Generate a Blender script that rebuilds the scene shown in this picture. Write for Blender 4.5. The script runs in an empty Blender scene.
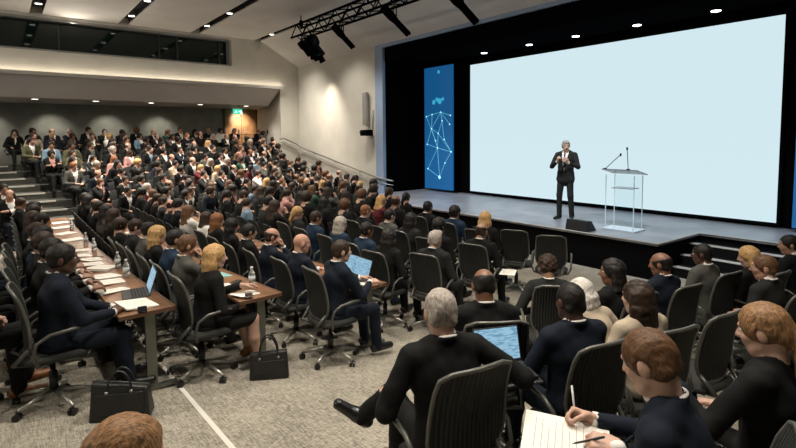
import bpy, math, random
import numpy as np
from mathutils import Matrix, Vector
random.seed(7); np.random.seed(7)
S = bpy.context.scene
COL = S.collection
R = math.radians

# ---------------------------------------------------------------- camera, world, exposure
cam_d = bpy.data.cameras.new('camera'); cam = bpy.data.objects.new('camera', cam_d); COL.objects.link(cam)
CAM = Vector((0, 0, 2.45)); FPX = 490.0; PITCH = R(4.2); ROLL = -0.0102
cam_d.sensor_width = 36; cam_d.lens = FPX / 796 * 36; cam_d.shift_y = -0.064; cam_d.clip_start = .05
M3 = (Matrix.Rotation(R(90) - PITCH, 3, 'X') @ Matrix.Rotation(ROLL, 3, 'Z'))
cam.matrix_world = Matrix.Translation(CAM) @ M3.to_4x4()
S.camera = cam
S.view_settings.view_transform = 'Standard'; S.view_settings.look = 'None'
S.view_settings.gamma = 1; S.view_settings.use_curve_mapping = False
S.view_settings.exposure = 0.0
w = bpy.data.worlds.new('world'); S.world = w; w.use_nodes = True
w.node_tree.nodes['Background'].inputs[0].default_value = (.55, .75, .8, 1)
w.node_tree.nodes['Background'].inputs[1].default_value = .006

# hall axes: A runs along the screen wall towards the camera, B runs towards the screen
AX = Vector((.630, -.776, 0)); BX = Vector((.776, .630, 0))
def W(a, b, z=0.0): v = AX * a + BX * b; return Vector((v.x, v.y, z))
YAW_B = math.atan2(-BX.x, BX.y)       # faces the screen
YAW_A = math.atan2(-AX.x, AX.y)       # faces along +A
def floor_near(a, b): return max(0.0, .655 - .1 * b + .06 * a)
ROWA = [-21.2 + .78 * k for k in range(12)]
def floor_far(k): return max(0.0, (-14.0 - ROWA[k]) * .225)
def ab(p): return (p.x * AX.x + p.y * AX.y, p.x * BX.x + p.y * BX.y)

def area(name, loc, target, size, power, color, shape='DISK', size_y=None, spread=None):
    l = bpy.data.lights.new(name, 'AREA'); l.energy = power; l.color = color; l.shape = shape; l.size = size
    if size_y: l.shape = 'RECTANGLE'; l.size_y = size_y
    if spread: l.spread = R(spread)
    o = bpy.data.objects.new(name, l); COL.objects.link(o); o.location = loc
    o.rotation_euler = (Vector(target) - Vector(loc)).to_track_quat('-Z', 'Y').to_euler(); return o
def spot(name, loc, target, angle, power, color, blend=.6, radius=.08):
    l = bpy.data.lights.new(name, 'SPOT'); l.energy = power; l.color = color; l.spot_size = R(angle); l.spot_blend = blend
    l.shadow_soft_size = radius
    o = bpy.data.objects.new(name, l); COL.objects.link(o); o.location = loc
    o.rotation_euler = (Vector(target) - Vector(loc)).to_track_quat('-Z', 'Y').to_euler(); return o
WARM = (1, .91, .79); COOL = (.80, .90, 1)
# downlights in the ceiling slots over the audience
for a_, b_, p_ in [(-4.0, 1.07, 520), (-1.6, 1.07, 480), (-3.2, 3.4, 560), (-8, 1.07, 360), (-7.5, 3.4, 480), (-7.5, 5.69, 480), (-3.5, 5.69, 420), (-.4, 3.4, 460),
                   (-12, 3.4, 560), (-12, 5.69, 620), (-12, 1.07, 480), (-12.5, 7.9, 500), (-16, 1.07, 1300), (-16, 3.4, 1400), (-16, 5.69, 1400), (-16.5, 7.9, 900), (-14, 2.2, 500), (-14, 4.6, 500)]:
    spot('house_downlight', W(a_, b_, 6.2), W(a_, b_, 0), 100, p_, WARM, .8, .10)
# added fill lights to brighten the ceiling, at the balcony ledge and left wall
area('ceiling_fill', W(-18.1, 2, 4.6), W(-12, 2, 6.3), .15, 170, WARM, size_y=14)
area('ceiling_fill', W(-9, -6.2, 5.0), W(-9, -1, 6.3), 14, 330, WARM, size_y=.15)
# stage wash
for a_ in (-10.8, -8.5, -6.2, -3.6, -1):
    spot('stage_wash', W(a_, 7.3, 5.4), W(a_ + .1, 9.9, .7), 62, 620, COOL, .8, .1)
spot('key_spot', W(-3.0, 6.9, 5.6), W(-5.9, 9.45, 1.8), 18, 600, (1, .93, .85), .7, .06)
# scallop spot on the side wall, then two added spots that brighten it evenly
spot('wall_wash', W(-15.9, 8.9, 5.2), W(-15.9, 9.8, 2.9), 62, 260, (1, .88, .70), 1, .05)
for a_ in (-14.2, -17.2): spot('wall_wash', W(a_, 7.6, 5.9), W(a_, 9.8, 2.2), 84, 420, (1, .93, .82), 1, .1)

# ---------------------------------------------------------------- materials
MATS = {}
def mat(name, col, rough=.6, metal=0, emit=None, estr=1, bump=0, bscale=60, var=0, vscale=8, spec=.5, alpha=None, trans=0, ior=1.45, sheen=0):
    if name in MATS: return MATS[name]
    m = bpy.data.materials.new(name); m.use_nodes = True; nt = m.node_tree; b = nt.nodes['Principled BSDF']
    b.inputs['Base Color'].default_value = (*col, 1); b.inputs['Roughness'].default_value = rough; b.inputs['Metallic'].default_value = metal
    b.inputs['Specular IOR Level'].default_value = spec
    if trans: b.inputs['Transmission Weight'].default_value = trans; b.inputs['IOR'].default_value = ior
    if sheen: b.inputs['Sheen Weight'].default_value = sheen
    if emit: b.inputs['Emission Color'].default_value = (*emit, 1); b.inputs['Emission Strength'].default_value = estr
    if var or bump: tc = nt.nodes.new('ShaderNodeTexCoord')
    if var:
        n = nt.nodes.new('ShaderNodeTexNoise'); n.inputs['Scale'].default_value = vscale; n.inputs['Detail'].default_value = 3
        r = nt.nodes.new('ShaderNodeValToRGB')
        r.color_ramp.elements[0].color = (*[c * (1 - var) for c in col], 1); r.color_ramp.elements[1].color = (*[min(1, c * (1 + var)) for c in col], 1)
        r.color_ramp.elements[0].position = .3; r.color_ramp.elements[1].position = .7
        nt.links.new(tc.outputs['Object'], n.inputs['Vector']); nt.links.new(n.outputs['Fac'], r.inputs['Fac']); nt.links.new(r.outputs['Color'], b.inputs['Base Color'])
    if bump:
        n2 = nt.nodes.new('ShaderNodeTexNoise'); n2.inputs['Scale'].default_value = bscale; n2.inputs['Detail'].default_value = 4
        bp = nt.nodes.new('ShaderNodeBump'); bp.inputs['Strength'].default_value = bump; bp.inputs['Distance'].default_value = .01
        nt.links.new(tc.outputs['Object'], n2.inputs['Vector']); nt.links.new(n2.outputs['Fac'], bp.inputs['Height']); nt.links.new(bp.outputs['Normal'], b.inputs['Normal'])
    MATS[name] = m; return m

def hair_mat(name, col, var=.45):
    if name in MATS: return MATS[name]
    m = mat(name, col, .55, var=0, spec=.3); nt = m.node_tree; b = nt.nodes['Principled BSDF']
    tc = nt.nodes.new('ShaderNodeTexCoord'); mp = nt.nodes.new('ShaderNodeMapping'); mp.inputs['Scale'].default_value = (150, 50, 14)
    n = nt.nodes.new('ShaderNodeTexNoise'); n.inputs['Scale'].default_value = 1.6; n.inputs['Detail'].default_value = 3; n.inputs['Distortion'].default_value = .6
    r = nt.nodes.new('ShaderNodeValToRGB'); r.color_ramp.elements[0].position = .33; r.color_ramp.elements[1].position = .68
    r.color_ramp.elements[0].color = (*[c * (1 - var) for c in col], 1); r.color_ramp.elements[1].color = (*[min(1, c * (1 + var)) for c in col], 1)
    bp = nt.nodes.new('ShaderNodeBump'); bp.inputs['Strength'].default_value = .4; bp.inputs['Distance'].default_value = .005
    L = nt.links.new
    L(tc.outputs['Object'], mp.inputs['Vector']); L(mp.outputs[0], n.inputs['Vector']); L(n.outputs['Fac'], r.inputs['Fac']); L(r.outputs['Color'], b.inputs['Base Color'])
    L(n.outputs['Fac'], bp.inputs['Height']); L(bp.outputs['Normal'], b.inputs['Normal'])
    return m
SKIN = {'light': mat('skin_light', (.50, .31, .23), .5, bump=.05), 'ruddy': mat('skin_ruddy', (.44, .24, .165), .5, bump=.05),
        'tan': mat('skin_tan', (.32, .185, .12), .5, bump=.05), 'brown': mat('skin_brown', (.20, .095, .055), .45, bump=.05),
        'dark': mat('skin_dark', (.085, .042, .028), .42, bump=.05)}
HAIR = {'black': hair_mat('hair_black', (.010, .008, .007)), 'dark brown': hair_mat('hair_dark_brown', (.030, .017, .010)),
        'brown': hair_mat('hair_brown', (.11, .055, .025)), 'auburn': hair_mat('hair_auburn', (.22, .09, .035)),
        'blonde': hair_mat('hair_blonde', (.48, .29, .12)), 'grey': hair_mat('hair_grey', (.34, .30, .26)), 'white': hair_mat('hair_white', (.55, .52, .47))}
def cloth(name, col): return mat('cloth_' + name.replace(' ', '_'), col, .85, bump=.25, bscale=14, spec=.25)
CL = {'black': cloth('black', (.0045, .005, .005)), 'charcoal': cloth('charcoal', (.014, .0155, .015)), 'navy': cloth('navy', (.0045, .0085, .017)),
      'blue': cloth('blue', (.012, .028, .055)), 'grey': cloth('grey', (.075, .076, .068)), 'beige': cloth('beige', (.42, .35, .26)),
      'white': cloth('white', (.72, .70, .66)), 'light blue': cloth('light_blue', (.16, .25, .33)), 'pink': cloth('pink', (.42, .22, .20)),
      'olive': cloth('olive', (.09, .09, .05)), 'dark red': cloth('dark_red', (.10, .015, .02)), 'green': cloth('green', (.02, .07, .05))}
LIP = mat('lips', (.36, .12, .10), .4); EYEW = mat('eyeball', (.6, .58, .55), .25); SHOE_B = mat('shoe_black', (.008, .008, .008), .3); SHOE_T = mat('shoe_tan', (.23, .09, .03), .35)

# ---------------------------------------------------------------- mesh helpers
class MB:
    def __init__(s): s.v = []; s.f = []; s.m = []; s.sm = []
    def add(s, v, f, mi=0, smooth=False):
        n = len(s.v); s.v += [tuple(p) for p in v]; s.f += [[i + n for i in q] for q in f]; s.m += [mi] * len(f); s.sm += [smooth] * len(f); return s
    def box(s, c, d, rz=0, mi=0, rot=None):
        x, y, z = d[0] / 2, d[1] / 2, d[2] / 2
        vs = [Vector((i * x, j * y, k * z)) for i in (-1, 1) for j in (-1, 1) for k in (-1, 1)]
        m = rot if rot is not None else Matrix.Rotation(rz, 3, 'Z')
        vs = [m @ v + Vector(c) for v in vs]
        return s.add(vs, [(0, 1, 3, 2), (4, 6, 7, 5), (0, 4, 5, 1), (2, 3, 7, 6), (0, 2, 6, 4), (1, 5, 7, 3)], mi)
    def hexa(s, pts, mi=0):     # 4 bottom then 4 top
        return s.add(pts, [(3, 2, 1, 0), (4, 5, 6, 7), (0, 1, 5, 4), (1, 2, 6, 5), (2, 3, 7, 6), (3, 0, 4, 7)], mi)
    def slab(s, a0, a1, b0, b1, z0, z1, mi=0):
        return s.hexa([W(a0, b0, z0), W(a1, b0, z0), W(a1, b1, z0), W(a0, b1, z0), W(a0, b0, z1), W(a1, b0, z1), W(a1, b1, z1), W(a0, b1, z1)], mi)
    def tube(s, path, r, n=8, mi=0, closed=False, smooth=True):
        P = [Vector(p) for p in path]; N = len(P); rr = r if hasattr(r, '__len__') else [r] * N
        vs = []; up = None
        for i, p in enumerate(P):
            t = (P[(i + 1) % N] - P[i - 1]) if closed else (P[min(i + 1, N - 1)] - P[max(i - 1, 0)])
            if t.length < 1e-9: t = Vector((0, 0, 1))
            t.normalize()
            if up is None: up = Vector((0, 0, 1)) if abs(t.z) < .9 else Vector((1, 0, 0))
            u = (up - t * up.dot(t)); u.normalize(); up = u; q = t.cross(u)
            for k in range(n):
                an = 2 * math.pi * k / n; vs.append(p + (u * math.cos(an) + q * math.sin(an)) * rr[i])
        fs = []
        for i in range(N if closed else N - 1):
            j = (i + 1) % N
            for k in range(n): fs.append((i * n + k, i * n + (k + 1) % n, j * n + (k + 1) % n, j * n + k))
        if not closed: fs += [tuple(range(n - 1, -1, -1)), tuple(range((N - 1) * n, N * n))]
        return s.add(vs, fs, mi, smooth)
    def lathe(s, prof, c=(0, 0, 0), n=16, mi=0, rot=None):
        vs = []; c = Vector(c)
        for r_, z in prof:
            for k in range(n):
                v = Vector((r_ * math.cos(2 * math.pi * k / n), r_ * math.sin(2 * math.pi * k / n), z))
                vs.append((rot @ v if rot is not None else v) + c)
        fs = []
        for i in range(len(prof) - 1):
            for k in range(n): fs.append((i * n + k, i * n + (k + 1) % n, (i + 1) * n + (k + 1) % n, (i + 1) * n + k))
        fs += [tuple(range(n - 1, -1, -1)), tuple(range((len(prof) - 1) * n, len(prof) * n))]
        return s.add(vs, fs, mi, True)
    def mesh(s, name):
        me = bpy.data.meshes.new(name); me.from_pydata(s.v, [], s.f); me.update()
        me.polygons.foreach_set('use_smooth', s.sm); me.polygons.foreach_set('material_index', s.m); return me
    def build(s, name, mats, parent=None, bevel=0, loc=None, rz=0):
        me = s.mesh(name)
        for m in (mats if isinstance(mats, (list, tuple)) else [mats]): me.materials.append(m)
        o = bpy.data.objects.new(name, me); COL.objects.link(o); o.parent = parent
        if bevel:
            bv = o.modifiers.new('bevel', 'BEVEL'); bv.width = bevel; bv.segments = 2; bv.limit_method = 'ANGLE'
        if loc is not None: o.location = loc
        o.rotation_euler.z = rz
        return o
def tag(o, label, cat, group=None, kind=None):
    o['label'] = label; o['category'] = cat
    if group: o['group'] = group
    if kind: o['kind'] = kind
    return o
def struct(o): o['kind'] = 'structure'; return o
def empty(name, loc, rz=0):
    e = bpy.data.objects.new(name, None); COL.objects.link(e); e.location = loc; e.rotation_euler = (0, 0, rz); e.empty_display_size = .1; return e
def copy_tree(o, parent=None):
    kids = list(o.children); c = o.copy(); COL.objects.link(c)
    if parent is not None: c.parent = parent
    for ch in kids: copy_tree(ch, c)
    return c

# ---------------------------------------------------------------- distance-field modeller (one continuous skin per part)
class Field:
    def __init__(s, lo, hi, h):
        s.h = h; s.lo = np.array(lo, dtype=np.float32); n = np.ceil((np.array(hi) - s.lo) / h).astype(int) + 1
        s.n = n; s.ax = [s.lo[i] + h * np.arange(n[i], dtype=np.float32) for i in range(3)]
        s.d = np.full(n, 9.0, dtype=np.float32); s.l = np.zeros(n, dtype=np.int8)
    def sub(s, lo, hi):
        i0 = np.clip(np.floor((np.array(lo) - s.lo) / s.h).astype(int), 0, s.n); i1 = np.clip(np.ceil((np.array(hi) - s.lo) / s.h).astype(int) + 1, 0, s.n)
        if (i1 - i0).min() <= 0: return None
        sl = tuple(slice(i0[k], i1[k]) for k in range(3))
        return sl, s.ax[0][sl[0]][:, None, None], s.ax[1][sl[1]][None, :, None], s.ax[2][sl[2]][None, None, :]
    def put(s, sl, nd, k, lab, op):
        od = s.d[sl]
        if op == 'u':
            s.l[sl] = np.where(nd < od, lab, s.l[sl])
            if k > 0:
                hh = np.clip(.5 + .5 * (nd - od) / k, 0, 1); s.d[sl] = nd * (1 - hh) + od * hh - k * hh * (1 - hh)
            else: s.d[sl] = np.minimum(od, nd)
        else:
            if k > 0:
                hh = np.clip(.5 - .5 * (od + nd) / k, 0, 1); s.d[sl] = od * (1 - hh) - nd * hh + k * hh * (1 - hh)
            else: s.d[sl] = np.maximum(od, -nd)
    def cap(s, a, b, ra, rb=None, k=.02, lab=0, op='u'):
        rb = ra if rb is None else rb; a = np.array(a, float); b = np.array(b, float); p = max(ra, rb) + k + 3 * s.h
        q = s.sub(np.minimum(a, b) - p, np.maximum(a, b) + p)
        if q is None: return
        sl, X, Y, Z = q; ba = b - a; L = max(1e-9, float(ba @ ba))
        t = np.clip(((X - a[0]) * ba[0] + (Y - a[1]) * ba[1] + (Z - a[2]) * ba[2]) / L, 0, 1)
        nd = np.sqrt((X - a[0] - ba[0] * t) ** 2 + (Y - a[1] - ba[1] * t) ** 2 + (Z - a[2] - ba[2] * t) ** 2) - (ra + (rb - ra) * t)
        s.put(sl, nd, k, lab, op)
    def ell(s, c, r, k=.02, lab=0, op='u', rot=None):
        c = np.array(c, float); r = np.array(r, float); p = r.max() + k + 3 * s.h
        q = s.sub(c - p, c + p)
        if q is None: return
        sl, X, Y, Z = q; X = X - c[0]; Y = Y - c[1]; Z = Z - c[2]
        if rot is not None:
            m = np.array(rot).T; X, Y, Z = (m[0][0] * X + m[0][1] * Y + m[0][2] * Z), (m[1][0] * X + m[1][1] * Y + m[1][2] * Z), (m[2][0] * X + m[2][1] * Y + m[2][2] * Z)
        k0 = np.sqrt((X / r[0]) ** 2 + (Y / r[1]) ** 2 + (Z / r[2]) ** 2); k1 = np.sqrt((X / r[0] ** 2) ** 2 + (Y / r[1] ** 2) ** 2 + (Z / r[2] ** 2) ** 2) + 1e-6
        s.put(sl, k0 * (k0 - 1) / k1, k, lab, op)
    def ring(s, c, nrm, Rr, r, k=.005, lab=0, flat=1.0):
        c = np.array(c, float); nrm = np.array(nrm, float); nrm /= np.linalg.norm(nrm); p = Rr + r * flat + k + 3 * s.h
        q = s.sub(c - p, c + p)
        if q is None: return
        sl, X, Y, Z = q; X = X - c[0]; Y = Y - c[1]; Z = Z - c[2]
        ax = X * nrm[0] + Y * nrm[1] + Z * nrm[2]; rad = np.sqrt(np.maximum(0, X * X + Y * Y + Z * Z - ax * ax))
        s.put(sl, np.sqrt((rad - Rr) ** 2 + (ax / flat) ** 2) - r, k, lab, 'u')
    def half(s, c, nrm, k=.01):      # cut away the side the normal points to
        nrm = np.array(nrm, float); nrm /= np.linalg.norm(nrm)
        X, Y, Z = s.ax[0][:, None, None], s.ax[1][None, :, None], s.ax[2][None, None, :]
        nd = -((X - c[0]) * nrm[0] + (Y - c[1]) * nrm[1] + (Z - c[2]) * nrm[2]); s.put((slice(None),) * 3, nd, k, 0, 'c')
    def noise(s, amp, f, ph=0.0):
        X, Y, Z = s.ax[0][:, None, None], s.ax[1][None, :, None], s.ax[2][None, None, :]
        s.d = (s.d + amp * (np.sin(X * f + 1.7 * np.sin(Z * f * .6 + ph)) * np.sin(Z * f * 1.2 + ph * 2 + 1.3 * np.sin(Y * f * .8)) * np.cos(Y * f * .9 + ph)
                            + .5 * np.sin(X * f * 2.1 + Y * f * 1.3 + ph + Z * f * .4))).astype(np.float32)
    def surf_y(s, x, z, y0):         # front surface above (x, z)
        i = int(round((x - s.lo[0]) / s.h)); kz = int(round((z - s.lo[2]) / s.h))
        if not (0 <= i < s.n[0] and 0 <= kz < s.n[2]): return y0
        ins = np.nonzero(s.d[i, :, kz] < 0)[0]
        return float(s.ax[1][ins[-1]]) if len(ins) else y0
    def mesh(s, name, mats):
        d = s.d; d[0] = d[-1] = 1; d[:, 0] = d[:, -1] = 1; d[:, :, 0] = d[:, :, -1] = 1
        sg = d < 0; c = sg[:-1, :-1, :-1].astype(np.int8)
        for i, j, k in [(1,0,0),(0,1,0),(0,0,1),(1,1,0),(1,0,1),(0,1,1),(1,1,1)]:
            c = c + sg[i:d.shape[0]-1+i, j:d.shape[1]-1+j, k:d.shape[2]-1+k]
        act = (c > 0) & (c < 8); I = np.argwhere(act); n = len(I)
        if n == 0: return None
        idx = np.full(act.shape, -1, dtype=np.int32); idx[act] = np.arange(n)
        cr = [(i, j, k) for i in (0, 1) for j in (0, 1) for k in (0, 1)]
        V = {q: d[I[:, 0] + q[0], I[:, 1] + q[1], I[:, 2] + q[2]] for q in cr}
        acc = np.zeros((n, 3)); cnt = np.zeros(n)
        for p in cr:
            for ax in range(3):
                if p[ax]: continue
                q = list(p); q[ax] = 1; q = tuple(q); va, vb = V[p], V[q]; m = (va < 0) != (vb < 0)
                t = np.where(m, va / np.where(m, va - vb, 1), 0)
                pt = np.tile(np.array(p, float), (n, 1)); pt[:, ax] += t; acc += pt * m[:, None]; cnt += m
        vs = (I + acc / cnt[:, None]) * s.h + s.lo
        quads = []; labs = []
        for ax in range(3):
            o1, o2 = [(1, 2), (2, 0), (0, 1)][ax]
            lo = [slice(1, -1)] * 3; hi = [slice(1, -1)] * 3; lo[ax] = slice(0, -1); hi[ax] = slice(1, None)
            A, B = sg[tuple(lo)], sg[tuple(hi)]; e = np.argwhere(A != B)
            if not len(e): continue
            e = e + np.array([0 if i == ax else 1 for i in range(3)])
            u = np.zeros(3, int); u[o1] = 1; v = np.zeros(3, int); v[o2] = 1
            g = lambda k: idx[k[:, 0], k[:, 1], k[:, 2]]
            Q = np.stack([g(e - u - v), g(e - v), g(e), g(e - u)], 1); flip = ~sg[e[:, 0], e[:, 1], e[:, 2]]
            Q[flip] = Q[flip][:, ::-1]; quads.append(Q)
            e2 = e.copy(); e2[:, ax] += 1; inside = sg[e[:, 0], e[:, 1], e[:, 2]]; ee = np.where(inside[:, None], e, e2)
            labs.append(s.l[ee[:, 0], ee[:, 1], ee[:, 2]])
        Q = np.concatenate(quads); lab = np.concatenate(labs); ok = (Q >= 0).all(1); Q = Q[ok]; lab = lab[ok]
        me = bpy.data.meshes.new(name); me.vertices.add(n); me.vertices.foreach_set('co', vs.astype(np.float32).ravel())
        me.loops.add(len(Q) * 4); me.loops.foreach_set('vertex_index', Q.astype(np.int32).ravel())
        me.polygons.add(len(Q)); me.polygons.foreach_set('loop_start', np.arange(0, len(Q) * 4, 4, dtype=np.int32))
        me.polygons.foreach_set('use_smooth', np.ones(len(Q), bool)); me.polygons.foreach_set('material_index', lab.astype(np.int32))
        me.update(calc_edges=True); me.validate()
        for m in mats: me.materials.append(m)
        return me
def put_mesh(name, me, parent):
    if me is None: return None
    o = bpy.data.objects.new(name, me); COL.objects.link(o); o.parent = parent; return o
# ---------------------------------------------------------------- people
V3 = lambda *a: np.array(a, float)
def unit(v): v = np.array(v, float); return v / (np.linalg.norm(v) + 1e-9)
def ik(Sj, Wr, la, lb, pole):
    d = Wr - Sj; D = np.linalg.norm(d); mx = (la + lb) * .995
    if D > mx: Wr = Sj + d / D * mx; d = Wr - Sj; D = mx
    x = (la * la - lb * lb + D * D) / (2 * D); h = math.sqrt(max(0, la * la - x * x)); n = d / D
    p = np.array(pole, float); p = p - n * (p @ n); return Sj + n * x + unit(p) * h, Wr

class Pose:
    def __init__(s, o):
        s.o = o; s.hz = o.get('hz', .485); L = R(o.get('lean', 4)); s.L = L
        s.side = R(o.get('tilt', 0)); s.P = V3(0, 0, s.hz)
        s.s = unit(V3(math.sin(s.side), math.sin(L), math.cos(L))); s.f = unit(V3(0, math.cos(L), -math.sin(L))); s.wd = o.get('width', 1.0)
        s.NB = s.pt(0, -.012, .525); s.HC = s.NB + V3(0, .030 + .10 * math.sin(L), .126) + V3(math.sin(s.side) * .1, 0, 0)
        s.H = np.array(Matrix.Rotation(R(o.get('hyaw', 0)), 3, 'Z') @ Matrix.Rotation(-R(o.get('hpitch', 4) + o.get('dp', 5)), 3, 'X') @ Matrix.Rotation(R(o.get('hroll', 0)), 3, 'Y'))
        s.arms = []
        for sd, key in ((-1, 'armL'), (1, 'armR')):
            a = o.get(key, {}); sj = s.pt(sd * .172 * s.wd, -.005, .465)
            wr = V3(*a.get('wrist', (sd * .07, .26, s.hz + .12))); pole = a.get('pole', (sd * .7, -.35, -1))
            e, wr = ik(sj, wr, .285, .255, pole); hd = unit(a.get('dir', unit(wr - e) + V3(-sd * .5, .1, -.1))); pn = a.get('palm', (-sd * .35, 0, -1))
            s.arms.append((sd, sj, e, wr, hd, pn, a.get('curl', .45), a.get('thumb', .5), a.get('point', False)))
        s.legs = []
        for sd, key in ((-1, 'legL'), (1, 'legR')):
            a = o.get(key, {}); h = s.P + V3(sd * .085, .01, -.01)
            kn = V3(*a.get('knee', (sd * .125, .43, s.hz + .0))); an = V3(*a.get('ankle', (sd * .125, .46, .10))); td = unit(a.get('toe', (sd * .12, 1, -.12)))
            s.legs.append((sd, h, kn, an, td))
    def pt(s, x, f, z): return s.P + V3(x, 0, 0) + s.f * f + s.s * z
    def h(s, x, y, z): return s.HC + s.H @ V3(x, y, z) * .96

def add_hand(F, p, k=.006, lab=0, simple=False):
    sd, sj, e, wr, d, pn, curl, th, pointing = p
    n = np.array(pn, float); n = unit(n - d * (n @ d)); l = np.cross(d, n) * (sd)     # l points to the thumb side
    if simple:
        F.cap(wr, wr + d * .10, .03, .026, k=.02, lab=lab); return
    for i, off in enumerate((-.03, -.01, .01, .03)):
        F.cap(wr + l * off * .6, wr + d * .088 + l * off - n * .002, .0165, .0125, k=.012, lab=lab)
    for i, (off, ln) in enumerate(((.031, .92), (.0105, 1.0), (-.0105, .95), (-.031, .76))):
        c = curl * (0.15 if (pointing and i == 0) else 1); q = wr + d * .088 + l * off; ang = 0.0
        for seg, rr in ((.044, .0098), (.028, .009), (.022, .0082)):
            ang += c * 1.1 + .12; dd = d * math.cos(ang) + n * math.sin(ang); q2 = q + dd * seg * ln + l * off * .08
            F.cap(q, q2, rr, rr - .0008, k=.003, lab=lab); q = q2
    b = wr + d * .022 + l * .026; t1 = b + unit(d * .75 + l * .75 + n * (.25 + th * .5)) * .042; t2 = t1 + unit(d * 1 + l * (.35 - th * .5) + n * th * .8) * .03
    t3 = t2 + unit(d * 1 - l * th * .4 + n * th) * .024
    F.cap(b, t1, .0155, .0125, k=.008, lab=lab); F.cap(t1, t2, .0115, .010, k=.003, lab=lab); F.cap(t2, t3, .010, .0088, k=.003, lab=lab)

def add_head(F, p, lab=0, detail=True):
    H = p.H; h = p.h
    F.ell(h(0, -.012, .028), (.073, .093, .085), k=.0, lab=lab, rot=H)
    F.ell(h(0, .028, -.028), (.060, .066, .085), k=.02, lab=lab, rot=H)
    F.cap(h(-.025, .045, -.088), h(.025, .045, -.088), .022, k=.03, lab=lab)
    F.cap(h(-.05, .015, -.065), h(-.02, .06, -.09), .014, k=.025, lab=lab); F.cap(h(.05, .015, -.065), h(.02, .06, -.09), .014, k=.025, lab=lab)
    F.cap(h(0, -.03, -.05), p.NB + V3(0, -.008, -.03), .054, .06, k=.02, lab=lab)
    if detail:
        F.cap(h(-.034, .078, .036), h(.034, .078, .036), .011, k=.014, lab=lab)
        for sx in (-1, 1):
            F.ell(h(sx * .031, .096, .012), (.017, .013, .012), k=.008, op='c', rot=H)
            F.ell(h(sx * .077, -.014, -.006), (.013, .023, .035), k=.004, lab=lab, rot=H @ np.array(Matrix.Rotation(sx * -.35, 3, 'Z')))
            F.cap(h(sx * .042, .066, -.022), h(sx * .03, .07, -.035), .016, k=.018, lab=lab)
        F.cap(h(0, .088, .020), h(0, .111, -.018), .008, .0125, k=.008, lab=lab)
        F.cap(h(-.012, .098, -.022), h(.012, .098, -.022), .010, k=.006, lab=lab)
        F.cap(h(-.019, .086, -.052), h(.019, .086, -.052), .0085, k=.005, lab=lab)
        F.cap(h(-.017, .084, -.063), h(.017, .084, -.063), .0085, k=.006, lab=lab)
    else:
        F.cap(h(0, .09, .01), h(0, .112, -.018), .011, .015, k=.01, lab=lab)

def add_hair(F, p, style, lab=0, seed=0.0):
    H = p.H; h = p.h; back = -p.f
    g = {'buzz': .005, 'short': .010, 'combed': .013, 'curly': .026, 'bald_ring': .007}.get(style, .014)
    if style == 'none': return
    F.ell(h(0, -.014, .028), (.073 + g, .092 + g, .086 + g * 1.0), k=0, lab=lab, rot=H)
    if style in ('combed',): F.cap(h(-.035, .055, .105), h(.04, .05, .10), .024, k=.03, lab=lab)
    if style in ('buzz', 'short', 'combed', 'bald_ring', 'curly'):
        F.cap(h(-.036, -.058, -.03), h(.036, -.058, -.03), .030 + g * .8, k=.02, lab=lab)
        for sx in (-1, 1): F.cap(h(sx * (.068), .012, .02), h(sx * .066, .014, -.018), .010 + g * .4, k=.01, lab=lab)
    if F.h < .016: F.noise(.0022 if style != 'curly' else .008, 120 if style != 'curly' else 75, seed); F.noise(.0028, 38, seed + 3)
    F.ell(h(0, .122, -.034), (.071, .084, .113), k=.006, op='c', rot=H)                  # face opening
    if style in ('buzz', 'short', 'combed', 'bald_ring', 'curly'):
        F.half(h(0, 0, -.086), -H[:, 2] + H[:, 1] * .22)
        for sx in (-1, 1): F.ell(h(sx * .10, .022, -.065), (.035, .085, .058), k=.004, op='c', rot=H); F.ell(h(sx * .098, -.012, -.006), (.03, .023, .034), k=.004, op='c', rot=H)
    if style == 'bald_ring': F.ell(h(0, .02, .105), (.092, .135, .082), k=.006, op='c', rot=H)
    if style in ('long', 'bob'):
        n = 7; dn = .26 if style == 'long' else .12
        for i in range(n):
            an = math.pi * (i / (n - 1)) ; x = .075 * math.cos(an); y = -.02 - .07 * math.sin(an)
            q0 = h(x, y, .04); q1 = h(x * 1.15, y * 1.0, -.07); q2 = q1 + V3(x * .15, 0, -dn * .6) + back * .012; q3 = q2 + V3(0, 0, -dn * .4)
            F.cap(q0, q1, .026, .030, k=.02, lab=lab); F.cap(q1, q2, .030, .028, k=.02, lab=lab); F.cap(q2, q3, .028, .014, k=.02, lab=lab)
        if F.h < .016: F.noise(.003, 70, seed + 1)
        F.ell(h(0, .125, -.05), (.060, .082, .14), k=.004, op='c', rot=H)
    if style in ('tied', 'bun'):
        F.cap(h(0, -.09, -.01), h(0, -.085, -.05), .036, k=.03, lab=lab)
        for sx in (-1, 1): F.cap(h(sx * .07, 0, .02), h(sx * .03, -.08, -.03), .022, k=.02, lab=lab); F.ell(h(sx * .098, -.008, -.010), (.03, .023, .034), k=.004, op='c', rot=H)
        F.half(h(0, 0, -.085), -H[:, 2])
        if style == 'bun': F.ell(h(0, -.125, -.02), (.036, .034, .036), k=.01, lab=lab)
        else:
            q = h(0, -.115, -.03); F.cap(q, q + V3(0, -.03, -.09), .026, .028, k=.015, lab=lab); F.cap(q + V3(0, -.03, -.09), q + V3(0, -.015, -.2), .028, .010, k=.015, lab=lab)

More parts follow.
